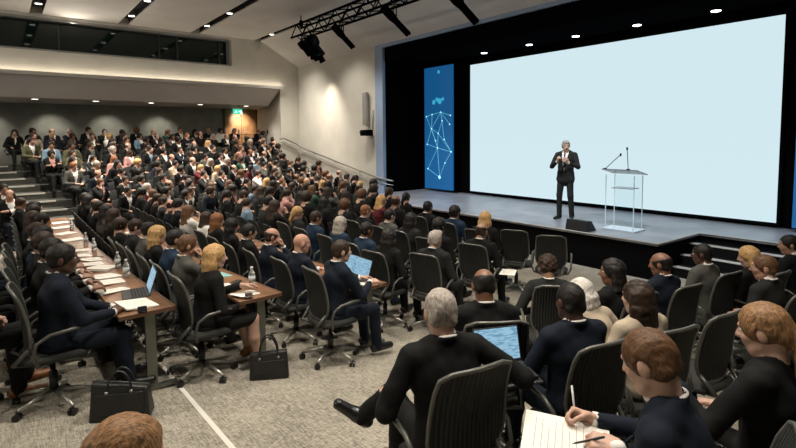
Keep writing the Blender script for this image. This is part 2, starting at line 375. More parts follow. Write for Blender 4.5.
def add_core(F, p, lab=0, legs='none'):
    F.cap(p.pt(0, 0, .05), p.pt(0, 0, .40), .085, .09, k=.02, lab=lab); F.cap(p.pt(-.12, 0, .46), p.pt(.12, 0, .46), .04, k=.04, lab=lab); F.cap(p.pt(0, 0, .42), p.NB, .08, .055, k=.03, lab=lab)
    for a in p.arms:
        F.cap(a[1], a[2], .036, .032, k=.02, lab=lab); F.cap(a[2], a[3], .034, .025, k=.015, lab=lab)
    for sd, h, kn, an, td in p.legs:
        r = (.058, .045, .03) if legs != 'bare' else (.07, .055, .034)
        F.cap(h, kn, r[0], r[1], k=.02, lab=lab); F.cap(kn, (kn + an) / 2 + V3(0, -.01, 0), r[1], r[1] * .98, k=.02, lab=lab); F.cap((kn + an) / 2 + V3(0, -.01, 0), an, r[1] * .98, r[2], k=.02, lab=lab)

def add_top(F, p, lab=0, inset=0.0, sleeves=True, skirt=True, shoulders=1.0, sleeve_end=0):
    w = p.wd; i = inset
    rot = np.stack([V3(1, 0, 0), p.f, p.s], 1)
    F.ell(p.pt(0, 0, .06), (.172 * w - i, .135 - i, .13), k=0, lab=lab, rot=rot)
    F.ell(p.pt(0, .0, .20), (.155 * w - i, .118 - i, .16), k=.05, lab=lab, rot=rot)
    F.ell(p.pt(0, -.005, .355), (.182 * w - i, .126 - i, .155), k=.05, lab=lab, rot=rot)
    F.cap(p.pt(-.135 * w, -.005, .462), p.pt(.135 * w, -.005, .462), .062 - i, k=.05, lab=lab)
    F.cap(p.pt(-.09, -.012, .492), p.pt(.09, -.012, .492), .055 - i, k=.045, lab=lab); F.cap(p.pt(-.035, -.02, .515), p.pt(.035, -.02, .515), .050 - i, k=.04, lab=lab)
    if skirt and p.hz > .8: F.ell(p.pt(0, 0, -.06), (.185 * w - i, .14 - i, .16), k=.04, lab=lab, rot=rot)
    if sleeves:
        for sd, sj, e, wr, *_ in p.arms:
            F.cap(sj, e, .060 * shoulders, .051, k=.03, lab=lab); F.cap(e, wr - unit(wr - e) * .02, .050, .037, k=.018, lab=lab)

def vneck(F, p, depth=.30, wid=.062, relabel=None, lab=2):
    X, Y, Z = F.ax[0][:, None, None], F.ax[1][None, :, None], F.ax[2][None, None, :]
    dx, dy, dz = X - p.P[0], Y - p.P[1], Z - p.P[2]
    sv = dy * p.s[1] + dz * p.s[2] + dx * p.s[0]; fv = dy * p.f[1] + dz * p.f[2]; top = .53
    ww = np.clip((sv - (top - depth)) / depth, -1, 1.4) * wid
    d = np.maximum(np.abs(dx - p.s[0] * sv) - ww, .02 - fv)
    if relabel is None: F.d = np.maximum(F.d, -d).astype(np.float32)
    else: F.l = np.where((d < 0) & (F.l == lab), relabel, F.l).astype(np.int8)

def bounds(p, legs=True):
    pts = [p.h(0, 0, .15), p.h(0, .13, 0), p.h(0, -.2, 0), p.P, p.pt(.26, -.18, .3), p.pt(-.26, -.18, .3)]
    for a in p.arms: pts += [a[2], a[3] + a[4] * .16, a[3]]
    if legs:
        for l in p.legs: pts += [l[2], l[3], l[3] + l[4] * .2 - V3(0, 0, .1)]
    pts = np.array(pts); return pts.min(0) - .09, pts.max(0) + .09

def human(name_loc, yaw, o, label, group=None, hb=.009, hc=.012):
    """one person: an Empty on the floor with body, hair, clothing and shoes as parts"""
    p = Pose(o); skin = SKIN[o.get('skin', 'light')]; root = empty('person', name_loc, yaw); sc = o.get('scale', 1.0); root.scale = (sc, sc, sc)
    tag(root, label, 'person', group)
    kind = o.get('top', 'suit'); legs = o.get('legs', 'trousers'); hair = o.get('hair', 'short'); big = hb < .011
    lo, hi = bounds(p); F = Field(lo, hi, hb)
    add_core(F, p, legs=legs)
    if legs == 'bare' or True:
        for sd, h, kn, an, td in p.legs: F.cap(an, an + td * .05 + unit(an - kn) * .05, .026, .02, k=.01)
    add_head(F, p, detail=hb < .016)
    for a in p.arms: add_hand(F, a, simple=hb > .012)
    if hb < .012:      # lips colour sits in the skin itself
        F.l = F.l; c1, c2 = p.h(-.022, .094, -.058), p.h(.022, .094, -.058); q = F.sub(np.minimum(c1, c2) - .02, np.maximum(c1, c2) + .02)
        if q:
            sl, X, Y, Z = q; ba = c2 - c1; t = np.clip(((X - c1[0]) * ba[0] + (Y - c1[1]) * ba[1] + (Z - c1[2]) * ba[2]) / (ba @ ba), 0, 1)
            dd = np.sqrt((X - c1[0] - ba[0] * t) ** 2 + (Y - c1[1] - ba[1] * t) ** 2 + ((Z - c1[2] - ba[2] * t) * 1.3) ** 2); F.l[sl] = np.where(dd < .0125, 1, F.l[sl])
    body = put_mesh('body', F.mesh('body', [skin, LIP]), root)
    if hb < .012:
        for sx in (-1, 1):
            m = MB(); c = p.h(sx * .031, .077, .012); m.lathe([(.0001, -.0118), (.0095, -.007), (.0118, 0), (.0095, .007), (.0001, .0118)], c, 10, rot=Matrix(p.H.tolist()) @ Matrix.Rotation(R(-90), 3, 'X'))
            eye = m.build('eye', EYEW, root); m = MB(); m.lathe([(.0052, 0), (.004, .0014), (.0001, .0018)], p.h(sx * .031, .0875, .012), 8, rot=Matrix(p.H.tolist()) @ Matrix.Rotation(R(-90), 3, 'X'))
            m.build('iris', HAIR['dark brown'], eye)
            m = MB(); m.tube([p.h(sx * (.014 + .012 * t), .090 - .003 * t * t * 2, .036 + .004 * math.sin(t * 1.5)) for t in (0, 1, 2, 2.8)], [.003, .0042, .004, .002], 6); m.build('eyebrow', HAIR[o.get('hair_col', 'brown')] if o.get('hair_col') not in ('blonde', 'white') else HAIR['brown'], root)
    if hair != 'none':
        c = p.HC; F = Field(c - V3(.16, .20, .46 if hair in ('long', 'tied', 'bob') else .17), c + V3(.16, .17, .18), min(hb, .009) if big else hb * .8)
        add_hair(F, p, hair, seed=o.get('seed', 1.0)); put_mesh('hair', F.mesh('hair', [HAIR[o.get('hair_col', 'brown')]]), root)
    # shirt, jacket
    tlo = lo.copy(); tlo[2] = max(lo[2], p.hz - .33); col = CL[o.get('jacket', 'black')]
    if kind == 'suit':
        F = Field(p.pt(0, 0, .2) - V3(.30, .26, .24), p.NB + V3(.30, .30, .11), hc); add_top(F, p, inset=.012, sleeves=False, skirt=False)
        F.cap(p.NB + V3(0, 0, -.05), p.NB + V3(0, .006, .026), .067, .061, k=.015); F.cap(p.NB + V3(0, .02, .0), p.NB + V3(0, .03, .10), .056, .052, k=.002, op='c')
        ty = [p.pt(0, 0, z) for z in (.47, .40, .30, .20)]; pts = [V3(q[0], F.surf_y(q[0], q[2], q[1] + .12) + .004, q[2]) for q in ty]
        sh = put_mesh('shirt', F.mesh('shirt', [CL[o.get('shirt', 'white')]]), root)
        m = MB(); m.tube([p.NB + V3(.066 * math.cos(t), -.002 + .066 * math.sin(t), .018 - .022 * math.sin(t)) for t in [i * math.pi / 12 for i in range(24)]], .0085, 8, closed=True); m.build('collar', CL[o.get('shirt', 'white')], sh)
        if o.get('tie') and hb < .02:
            m = MB(); m.tube(pts, [.013, .019, .024, .028], 8); t_ = m.build('tie', CL[o['tie']], root); m = MB(); m.lathe([(.008, -.02), (.018, .0), (.016, .016), (.004, .02)], pts[0] + V3(0, .002, .012), 8); m.build('knot', CL[o['tie']], t_)
    F = Field(tlo, hi, hc); F.ax  # the garment
    add_top(F, p, shoulders=o.get('shoulders', 1.0)); F.noise(.0045, 17, o.get('seed', 1.0)); F.noise(.0022, 41, o.get('seed', 2.0) + 2)
    if kind == 'suit':
        F.cap(p.NB + V3(0, .004, .06), p.NB + V3(0, .012, .012), .068, .052, k=.004, op='c'); F.ring(p.NB + V3(0, .0, .004), V3(0, .42, 1), .074, .0115, k=.014, flat=1.5)
        vneck(F, p, o.get('vd', .30), o.get('vw', .062))
        if hb < .011 or p.hz > .8:
            for sd in (-1, 1):
                q = [p.pt(sd * .07, 0, .50), p.pt(sd * .055, 0, .42), p.pt(sd * .035, 0, .34), p.pt(sd * .012, 0, .24)]
                q = [V3(v[0], F.surf_y(v[0] + sd * .014, v[2], v[1] + .1), v[2]) for v in q]
                for u_, v_, r1, r2 in zip(q, q[1:], (.012, .016, .016), (.016, .016, .008)): F.cap(u_ + V3(sd * .016, 0, 0), v_ + V3(sd * .016, 0, 0), r1 * .7, r2 * .7, k=.004)
    else:
        F.cap(p.NB + V3(0, .01, .06), p.NB + V3(0, .03, .0), .066, .058, k=.006, op='c')
    for sd, sj, e, wr, *_ in p.arms: F.cap(wr + unit(wr - e) * .002, wr + unit(wr - e) * .03, .034, .036, k=.002, op='c')
    if o.get('skirt_cut', True) and p.hz < .8: F.half(V3(0, 0, p.hz - .10), V3(0, 0, -1))
    jk = put_mesh({'suit': 'jacket', 'sweater': 'sweater', 'blouse': 'blouse'}[kind], F.mesh('jacket', [col]), root)
    if kind == 'suit':
        for sd, sj, e, wr, hd, *_ in p.arms:
            u = unit(wr - e); m = MB(); m.tube([wr - u * .03, wr + u * .004, wr + u * .006], [.033, .032, .026], 12); m.build('cuff', CL[o.get('shirt', 'white')], jk)
    if o.get('watch'):
        sd, sj, e, wr, hd, *_ = p.arms[0 if o['watch'] == 'L' else 1]; u = unit(wr - e); m = MB(); m.lathe([(.033, -.008), (.035, 0), (.033, .008)], wr + u * .018, 14, rot=Vector(u).to_track_quat('Z', 'Y').to_matrix()); m.build('watch', mat('steel_watch', (.5, .5, .48), .25, 1), root)
    # trousers and shoes
    F = Field(V3(lo[0], lo[1], -.02), V3(hi[0], hi[1], p.hz + .16), hc * 1.15); rot = np.stack([V3(1, 0, 0), p.f, p.s], 1)
    F.ell(p.P + V3(0, 0, 0), (.165 * p.wd, .13, .105), k=0, rot=rot)
    for sd, h, kn, an, td in p.legs:
        F.cap(h, kn, .083, .062, k=.04)
        if legs != 'bare': mid = (kn + an) / 2 + V3(0, -.008, 0); F.cap(kn, mid, .062, .058, k=.02); F.cap(mid, an + unit(an - kn) * .035, .058, .053, k=.02)
    F.noise(.003, 22, o.get('seed', 1.0) + 4)
    if legs == 'bare': kn = p.legs[0][2]; F.half(kn + V3(0, .02, 0), V3(0, 1, -.5))
    put_mesh('trousers' if legs != 'bare' else 'skirt', F.mesh('trousers', [CL[o.get('trousers', o.get('jacket', 'black') if kind == 'suit' else 'black')]]), root)
    sm = SHOE_T if o.get('shoes') == 'tan' else SHOE_B
    for sd, h, kn, an, td in p.legs:
        shin = unit(an - kn); b = an + shin * .045; F = Field(b - .2, b + .2 + td * .1, .008 if hb < .012 else .014); td = unit(td - shin * (td @ shin) * .85)
        F.cap(b - td * .045, b + td * .03, .038, .042, k=.02); F.cap(b + td * .03 + shin * .008, b + td * .16 + shin * .018, .042, .034, k=.02); F.cap(b - td * .01, b - shin * .045, .040, .042, k=.02)
        F.half(b + shin * .042, shin, k=.004); F.cap(b - td * .05 + shin * .034, b + td * .165 + shin * .036, .020, .020, k=.008)
        so = put_mesh('shoe', F.mesh('shoe', [sm]), root)
    if o.get('glasses'):
        m = MB()
        for sx in (-1, 1):
            m.tube([p.h(sx * .032 + .021 * math.cos(t), .108, .010 + .017 * math.sin(t)) for t in [i * math.pi / 7 for i in range(14)]], .0018, 5, closed=True)
            m.tube([p.h(sx * .054, .106, .014), p.h(sx * .077, .06, .014), p.h(sx * .083, -.005, .010), p.h(sx * .08, -.02, -.004)], .0018, 5)
        m.tube([p.h(-.012, .108, .014), p.h(.012, .108, .014)], .0018, 5); m.build('glasses', mat('glasses_frame', (.02, .02, .02), .3), root)
    return root, p

# far figures: one continuous mesh each, a few poses; copies share the mesh and carry their own cloth and hair colours
def far_proto(o, h=.021):
    p = Pose(o); lo, hi = bounds(p); F = Field(lo, hi, h)
    add_core(F, p, 0); add_head(F, p, 0, detail=False)
    for a in p.arms: add_hand(F, a, k=.02, lab=0, simple=True)
    Fh = Field(lo, hi, h); add_hair(Fh, p, o.get('hair', 'short'), 1); m = Fh.d < F.d; F.l = np.where(m, 1, F.l).astype(np.int8); F.d = np.minimum(F.d, Fh.d)
    add_top(F, p, 2); vneck(F, p, .34, .088 if o.get('open', True) else .03, relabel=3)
    for sd, hh, kn, an, td in p.legs:
        F.cap(hh, kn, .083, .062, k=.03, lab=4); F.cap(kn, an, .062, .050, k=.02, lab=4); F.cap(an - V3(0, 0, .05), an - V3(0, 0, .05) + td * .16, .045, .035, k=.02, lab=4)
    F.ell(p.P, (.165, .13, .105), k=.03, lab=4)
    # head and neck stay skin or hair: garments never climb above the collar
    return F.mesh('person', [SKIN['light'], HAIR['brown'], CL['black'], CL['white'], CL['black']])
# ---------------------------------------------------------------- the setting
plaster = mat('plaster', (.56, .535, .475), .85, var=.06, vscale=1.5, bump=.1, bscale=40)
plaster_d = mat('plaster_grey', (.50, .47, .44), .85, var=.06, vscale=1.5)
ceil_m = mat('ceiling_paint', (.62, .59, .55), .9, var=.05, vscale=1.2)
black_m = mat('matte_black', (.003, .003, .0035), 1, spec=0); recess_m = mat('recess_black', (.006, .006, .006), .8)
dark_wall = mat('acoustic_wall', (.22, .225, .195), .9, var=.15, vscale=3)
frame_m = mat('proscenium_frame', (.26, .34, .48), .6)
lamp_m = mat('downlight_lens', (.9, .9, .85), .3, emit=(1, .92, .8), estr=4); lampc_m = mat('stage_downlight_lens', (.9, .9, .9), .3, emit=(.92, .95, 1), estr=6)
steel = mat('steel', (.45, .44, .42), .35, 1); grey_metal = mat('grey_metal', (.30, .30, .27), .4, .7)

# carpet: fine streaky weave in warm greys
cm = bpy.data.materials.new('carpet'); cm.use_nodes = True; nt = cm.node_tree; b_ = nt.nodes['Principled BSDF']; b_.inputs['Roughness'].default_value = .95; b_.inputs['Specular IOR Level'].default_value = .1
tc = nt.nodes.new('ShaderNodeTexCoord'); rot = nt.nodes.new('ShaderNodeMapping'); rot.inputs['Rotation'].default_value = (0, 0, R(50.9)); L_ = nt.links.new; L_(tc.outputs['Object'], rot.inputs['Vector'])
def streak(sc, rr):
    mp = nt.nodes.new('ShaderNodeMapping'); mp.inputs['Scale'].default_value = sc; n = nt.nodes.new('ShaderNodeTexNoise'); n.inputs['Scale'].default_value = 1; n.inputs['Detail'].default_value = 3; n.inputs['Roughness'].default_value = .65
    L_(rot.outputs[0], mp.inputs['Vector']); L_(mp.outputs[0], n.inputs['Vector']); return n.outputs['Fac']
s1, s2, s3 = streak((11, 120, 1), 0), streak((100, 26, 1), 0), streak((2.2, 2.2, 1), 0)
mx = nt.nodes.new('ShaderNodeMath'); mx.operation = 'ADD'; L_(s1, mx.inputs[0]); L_(s2, mx.inputs[1]); mx2 = nt.nodes.new('ShaderNodeMath'); mx2.operation = 'MULTIPLY_ADD'; mx2.inputs[1].default_value = .35; L_(s3, mx2.inputs[0]); L_(mx.outputs[0], mx2.inputs[2])
cr_ = nt.nodes.new('ShaderNodeValToRGB'); e_ = cr_.color_ramp.elements; e_[0].position = .93; e_[0].color = (.125, .117, .096, 1); e_[1].position = 1.38; e_[1].color = (.42, .385, .315, 1)
el = cr_.color_ramp.elements.new(1.15) if False else None
sb = nt.nodes.new('ShaderNodeMath'); sb.operation = 'MULTIPLY_ADD'; sb.inputs[1].default_value = 1.9; sb.inputs[2].default_value = -1.72; L_(mx2.outputs[0], sb.inputs[0]); e_[0].position = .05; e_[1].position = .95
L_(sb.outputs[0], cr_.inputs['Fac']); L_(cr_.outputs['Color'], b_.inputs['Base Color'])
MATS['carpet'] = cm

m = MB(); na, nb = 70, 66; A0, A1, B0, B1 = -14.0, 5.0, -6.5, 9.75
for i in range(na + 1):
    for j in range(nb + 1):
        a = A0 + (A1 - A0) * i / na; b = B0 + (B1 - B0) * j / nb; m.v.append(tuple(W(a, b, floor_near(a, b))))
for i in range(na):
    for j in range(nb): q = i * (nb + 1) + j; m.f.append([q, q + nb + 1, q + nb + 2, q + 1]); m.m.append(0); m.sm.append(True)
struct(m.build('floor', cm))
# tiers of the far block, with a pale nosing on each
BL = lambda a: 1.9 - .25 * (-14 - a)
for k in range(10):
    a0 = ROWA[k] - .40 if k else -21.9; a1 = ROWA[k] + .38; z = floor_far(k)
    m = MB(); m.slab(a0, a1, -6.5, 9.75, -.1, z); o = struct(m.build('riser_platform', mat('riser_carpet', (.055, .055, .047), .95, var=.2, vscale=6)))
    m = MB(); b0 = BL(a1) - 1.25; m.slab(a1 - .05, a1 + .012, b0, BL(a1), z - .03, z + .012)
    n_ = struct(m.build('step_nosing', mat('nosing', (.50, .48, .42), .6), o))
# walls
TA = -18.5
m = MB()
m.slab(TA - .1, TA, -6.5, 9.75, 6.12, 6.7); m.slab(TA - .1, TA, 6.95, 9.75, 5.2, 6.12); m.slab(TA - .1, TA, -6.5, 9.75, 4.45, 5.2)
m.hexa([W(-21.9, 9.32, 0), W(TA, 8.93, 0), W(TA, 9.8, 0), W(-21.9, 9.8, 0), W(-21.9, 9.32, 4.45), W(TA, 8.93, 4.45), W(TA, 9.8, 4.45), W(-21.9, 9.8, 4.45)])
struct(m.build('wall_back', plaster))
m = MB(); m.hexa([W(TA - .45, -6.5, 3.78), W(TA - .45, 8.6, 3.78), W(TA - 3.4, 9.4, 3.78), W(TA - 3.4, -6.5, 3.78), W(TA + .04, -6.5, 4.45), W(TA + .04, 8.93, 4.45), W(TA - 3.4, 9.4, 4.45), W(TA - 3.4, -6.5, 4.45)])
struct(m.build('wall_balcony_front', plaster_d))
m = MB(); m.slab(-21.95, -21.8, -6.5, 6.9, 1.2, 3.9); m.slab(-21.95, -21.8, 6.9, 9.75, 1.2, 3.9); struct(m.build('wall_under_balcony', dark_wall))
m = MB(); m.slab(TA - 3.4, -12.8, 9.75, 9.95, 0, 6.3); m.slab(-21.8, TA, 9.0, 9.3, 0, 3.9) if False else None; struct(m.build('wall_side', plaster))
m = MB(); m.slab(TA, 5, -6.6, -6.5, -.2, 6.5); struct(m.build('wall_left', dark_wall))
m = MB(); m.slab(5, 5.1, -6.5, 13, -.2, 6.5); struct(m.build('wall_right', dark_wall))
# control-room glazing
gl = mat('dark_glass', (.004, .012, .010), .05, spec=.45)
m = MB(); m.slab(TA - .35, TA - .3, -6.5, 6.95, 5.2, 6.12); g = struct(m.build('window_1', gl))
m = MB(); m.slab(TA - .32, TA + .03, -6.5, 6.95, 5.17, 5.22); m.slab(TA - .32, TA + .03, -6.5, 6.95, 6.1, 6.16); m.slab(TA - .32, TA + .03, 6.9, 6.98, 5.2, 6.12); m.build('window_frame', mat('window_reveal', (.22, .22, .21), .7), g)
for b in (-3.6, -.9, 1.6, 4.5, 5.1, 6.6):
    m = MB(); m.slab(TA - .3, TA - .24, b, b + .05, 5.2, 6.12); m.build('mullion', mat('mullion', (.03, .035, .035), .5), g)
# ledge cove
m = MB(); m.slab(TA, TA + .22, -6.5, 8.93, 4.41, 4.45); m.slab(TA + .19, TA + .22, -6.5, 8.93, 4.45, 4.52); struct(m.build('trim_1', plaster_d))
cv = W(TA + .12, 1.5, 4.50)
l = bpy.data.lights.new('cove_light', 'AREA'); l.shape = 'RECTANGLE'; l.size = 15; l.size_y = .10; l.energy = 34; l.color = (1, .88, .70); o = bpy.data.objects.new('cove_light', l); COL.objects.link(o)
xa = BX; za = -(AX * -.25 + Vector((0, 0, 1))).normalized(); ya = za.cross(xa); o.matrix_world = Matrix.Translation(cv) @ Matrix((xa, ya, za)).transposed().to_4x4()
# ceiling in strips with recessed lighting slots
sl = [1.07, 3.40, 5.69]; hw = .16; edges = [-6.5] + [x for s_ in sl for x in (s_ - hw, s_ + hw)] + [7.9]
m = MB()
for i in range(0, len(edges), 2): m.slab(TA - .1, 5, edges[i], edges[i + 1], 6.25, 6.32)
zf = lambda b: 6.25 + (5.36 - 6.25) * (b - 8.16) / (9.75 - 8.16)
m.hexa([W(TA, 8.16, zf(8.16)), W(5, 8.16, zf(8.16)), W(5, 9.75, 5.36), W(TA, 9.75, 5.36), W(TA, 8.16, zf(8.16) + .07), W(5, 8.16, zf(8.16) + .07), W(5, 9.75, 5.43), W(TA, 9.75, 5.43)])
struct(m.build('ceiling', ceil_m))
for s_, h2 in [(x, hw) for x in sl] + [(8.03, .13)]:
    m = MB(); m.slab(TA - .1, 5, s_ - h2 - .02, s_ + h2 + .02, 6.46, 6.5); m.slab(TA - .1, 5, s_ - h2 - .03, s_ - h2, 6.3, 6.5); m.slab(TA - .1, 5, s_ + h2, s_ + h2 + .03, 6.3, 6.5)
    tr = struct(m.build('trim_2', recess_m))
SN = ['first', 'second', 'third', 'slanted-ceiling']; ON = ['first', 'second', 'third', 'fourth', 'fifth', 'sixth', 'seventh', 'eighth', 'ninth']
for si, s_ in enumerate(sl + [8.03]):
    for ai, a in enumerate([-17.2 + 2.1 * i for i in range(6 + si)]):
        m = MB(); m.lathe([(.10, 0), (.10, .05), (.0001, .05)], (0, 0, 0), 14); r = m.build('downlight', steel, None, loc=W(a, s_, 6.27)); tag(r, 'small downlight, %s from the balcony in the %s black ceiling slot from the left' % (ON[ai], ON[si]), 'ceiling light', 'downlights in the ceiling slots')
        m = MB(); m.lathe([(.085, -.004), (.085, .0), (.0001, .0)], (0, 0, 0), 14); m.build('lens', lamp_m, r)
for bi, b in enumerate([.95, 2.6, 4.3, 6.0, 7.8]):
    m = MB(); m.lathe([(.11, 0), (.11, .03), (.0001, .03)], (0, 0, 0), 14); r = m.build('downlight', steel, None, loc=W(-19.25, b, 3.752)); tag(r, 'small downlight under the balcony, %s from the left picture edge' % ON[bi], 'ceiling light', 'downlights under the balcony')
    m = MB(); m.lathe([(.09, -.004), (.09, 0), (.0001, 0)], (0, 0, 0), 14); m.build('lens', lamp_m, r)
for b in [-2.1, -.3, 1.5, 3.3, 5.1, 8.45]:  # the last washer is added to brighten the wooden door
    spot('balcony_wall_washer', W(-20.9, b, 3.7), W(-21.8, b, 2.3 if b < 6 else 2.9), 84, 90 if b < 6 else 230, WARM, 1, .05)
for b in [.5, 3, 5.5, 8]: spot('balcony_downlight', W(-19.25, b, 3.72), W(-19.6, b, 1), 130, 160, WARM, 1, .05)
# double timber door
wood_d = mat('door_wood', (.34, .17, .07), .5, var=.35, vscale=2.5)
m = MB(); m.slab(-21.8, -21.74, 7.82, 9.28, 1.3, 3.74); d = struct(m.build('door_1', wood_d))
m = MB(); m.slab(-21.74, -21.73, 8.54, 8.56, 1.3, 3.74); m.slab(-21.74, -21.732, 7.84, 9.26, 2.62, 2.64); m.build('door_gap', recess_m, d)
m = MB(); m.slab(-21.8, -21.70, 7.74, 7.82, 1.3, 3.77); m.slab(-21.8, -21.70, 9.26, 9.31, 1.3, 3.77); m.build('door_frame', mat('door_frame', (.05, .04, .03), .6), d)
m = MB(); m.tube([W(-21.68, 8.42, 2.5), W(-21.68, 8.42, 2.9)], .015); m.tube([W(-21.68, 8.68, 2.5), W(-21.68, 8.68, 2.9)], .015); m.build('door_handle', steel, d)
# exit sign
m = MB(); m.slab(-.03, .03, -.2, .2, -.11, .11); r = m.build('exit_sign', mat('exit_housing', (.05, .25, .18), .5, emit=(.05, .75, .50), estr=.9), None, bevel=.01, loc=W(-21.1, 8.15, 3.63)); tag(r, 'small green glowing exit sign hanging above the wooden door', 'exit sign')
m = MB(); m.slab(.031, .036, -.15, -.02, -.06, -.03); m.slab(.031, .036, -.10, -.06, -.03, .05); m.slab(.031, .036, .02, .15, -.015, .015); m.slab(.031, .036, .11, .14, -.04, .04); m.build('pictogram', mat('exit_white', (.8, .9, .85), .5, emit=(.8, 1, .9), estr=1.2), r)
m = MB(); m.tube([AX * 0 + Vector((0, 0, .1)), Vector((0, 0, .14))], .01); m.build('hanger', recess_m, r)

# handrail on the side wall
hr = empty('handrail', W(-16.5, 9.65, 1.0)); tag(hr, 'sloping steel handrail running down the beige side wall towards the stage', 'handrail')
iv = hr.matrix_world.inverted() if False else None
def rel(p, o=hr): return p - o.location
m = MB(); z = lambda a: 2.47 + (1.10 - 2.47) * (a + 20.4) / 7.6
P = [W(-18.4, 8.80, 2.42), W(-18.38, 9.0, 2.44), W(-18.36, 9.5, 2.22)] + [W(a, 9.62, z(a)) for a in (-18.1, -16.5, -14.5, -12.8)] + [W(-12.1, 9.62, 1.07)]
m.tube([rel(p) for p in P], .028, 8); m.build('rail', mat('rail_metal', (.30, .29, .26), .35, .9), hr)
m = MB(); m.tube([rel(p - Vector((0, 0, .14))) for p in P], .014, 6); m.build('lower_rail', grey_metal, hr)
for a in (-17.2, -15.6, -14, -12.85):
    m = MB(); m.tube([rel(W(a, 9.75, z(a) - .1)), rel(W(a, 9.66, z(a) - .1)), rel(W(a, 9.62, z(a)))], .012, 6); m.build('bracket', grey_metal, hr)
# wall loudspeaker
ls = empty('wall_loudspeaker', W(-13.55, 9.7, 2.95)); tag(ls, 'slim grey column loudspeaker mounted high on the side wall beside the stage opening', 'loudspeaker')
m = MB(); m.slab(-.10, .10, -.14, -.02, -.1, 1.0); m.build('cabinet', mat('speaker_grey', (.34, .33, .30), .7), ls, bevel=.01)
m = MB(); m.slab(-.08, .08, -.146, -.139, -.07, .97); m.build('grille', mat('speaker_grille', (.26, .25, .225), .9, bump=.6, bscale=200), ls)
ls = empty('wall_camera', W(-13.35, 9.7, 2.62)); tag(ls, 'small black boxy camera on a bracket below the grey wall loudspeaker', 'camera')
m = MB(); m.slab(-.22, .16, -.30, -.04, -.12, .08); m.build('housing', black_m, ls, bevel=.01)
m = MB(); m.tube([AX * -.12 + BX * -.30, AX * -.12 + BX * -.36], .05, 12); m.build('lens', mat('camera_lens', (.02, .02, .03), .08), ls)
m = MB(); m.tube([Vector((0, 0, 0)) + BX * .05, BX * -.1], .02, 6); m.tube([AX * .1 + Vector((0, 0, .1)), AX * .1 + Vector((0, 0, .75))], .018, 6); m.build('bracket', grey_metal, ls)
m = MB(); m.slab(-.05, .05, -.02, 0, -.08, .08); r = m.build('wall_switch', black_m, None, loc=W(-19.4, 9.0, 2.72)); tag(r, 'small black wall switch on the beige wall right of the wooden door', 'switch'); r.location = W(-20.2, 9.11, 2.75)

# proscenium
SH = .64; PB = 9.72; PZ = 5.33
m = MB(); m.slab(-13.02, -12.62, PB - .08, PB + .03, 0, PZ); m.slab(-13.02, 5, PB - .06, PB + .02, PZ - .02, PZ + .11); struct(m.build('trim_3', frame_m))
m = MB(); m.slab(-12.62, 5, PB + .02, PB + .2, 4.86, PZ + .1); m.slab(-14, 5, 11.55, 11.7, 0, 5.2); m.slab(-12.95, -12.72, PB + .02, 11.6, 0, 5.3); m.slab(-.15, 5, 9.9, 11.6, 0, 5.2) if False else None
struct(m.build('wall_stage', black_m))
m = MB(); m.slab(-12.7, 5, PB + .2, 11.6, 4.86, 4.95); struct(m.build('ceiling_stage', black_m))
for ai, a in enumerate((-9.55, -8.0, -6.65, -5.18, -3.65)):
    m = MB(); m.lathe([(.10, 0), (.10, .03), (.0001, .03)], (0, 0, 0), 14); r = m.build('downlight', black_m, None, loc=W(a, 11.0, 4.845)); tag(r, 'small bright downlight above the screen, %s from the blue banner' % ON[ai], 'ceiling light', 'downlights above the screen')
    m = MB(); m.lathe([(.085, -.012), (.085, 0), (.0001, 0)], (0, 0, 0), 14); m.build('lens', lampc_m, r)
# stage: apron with a corner that steps back at the stairs
stage_top = mat('stage_floor', (.21, .215, .24), .38, var=.22, vscale=2.2, bump=.05, bscale=30, spec=.5)
out = [(-12.62, 8.36), (-3.5, 8.36), (-3.4, 9.86), (5, 9.86), (5, 11.6), (-12.62, 11.6)]
def prism(out, z0, z1, mi=0):
    m = MB(); n = len(out); m.add([W(a, b, z0) for a, b in out] + [W(a, b, z1) for a, b in out], [tuple(range(n - 1, -1, -1)), tuple(range(n, 2 * n))] + [(i, (i + 1) % n, (i + 1) % n + n, i + n) for i in range(n)], mi); return m
st = prism(out, SH - .04, SH).build('stage', stage_top, None, bevel=.006); tag(st, 'low grey-blue stage platform with black front below the big screen', 'stage')
out2 = [(-12.6, 8.40), (-3.54, 8.40), (-3.44, 9.90), (5, 9.90), (5, 11.6), (-12.6, 11.6)]
prism(out2, -.05, SH - .04).build('front_panel', mat('stage_skirt', (.004, .004, .0045), 1, spec=.05), st)
m = MB(); e = .012
pth = [W(-12.6, 8.36, SH), W(-3.5, 8.36, SH), W(-3.4, 9.86, SH), W(4.9, 9.86, SH)]
m.tube(pth, .013, 6); m.build('edge_trim', mat('stage_edge', (.42, .40, .36), .4), st)
ss = empty('stage_steps', W(-2.4, 9.5, 0)); tag(ss, 'short black stage steps with pale nosings beside the corner of the stage', 'steps')
for i in range(3):
    z1 = SH - .16 * (i + 1); m = MB(); b1 = 9.88 - .32 * i
    m.slab(-1.3 + .0, 1.9, b1 - .32 - 9.5, b1 - 9.5, -.0, z1); t_ = m.build('tread', mat('step_black', (.006, .006, .006), .9, spec=.1), ss)
    m = MB(); m.slab(-1.3, 1.9, b1 - .325 - 9.5, b1 - .20 - 9.5, z1 - .0, z1 + .012); m.build('nosing', mat('step_nosing', (.42, .40, .36), .5), t_)
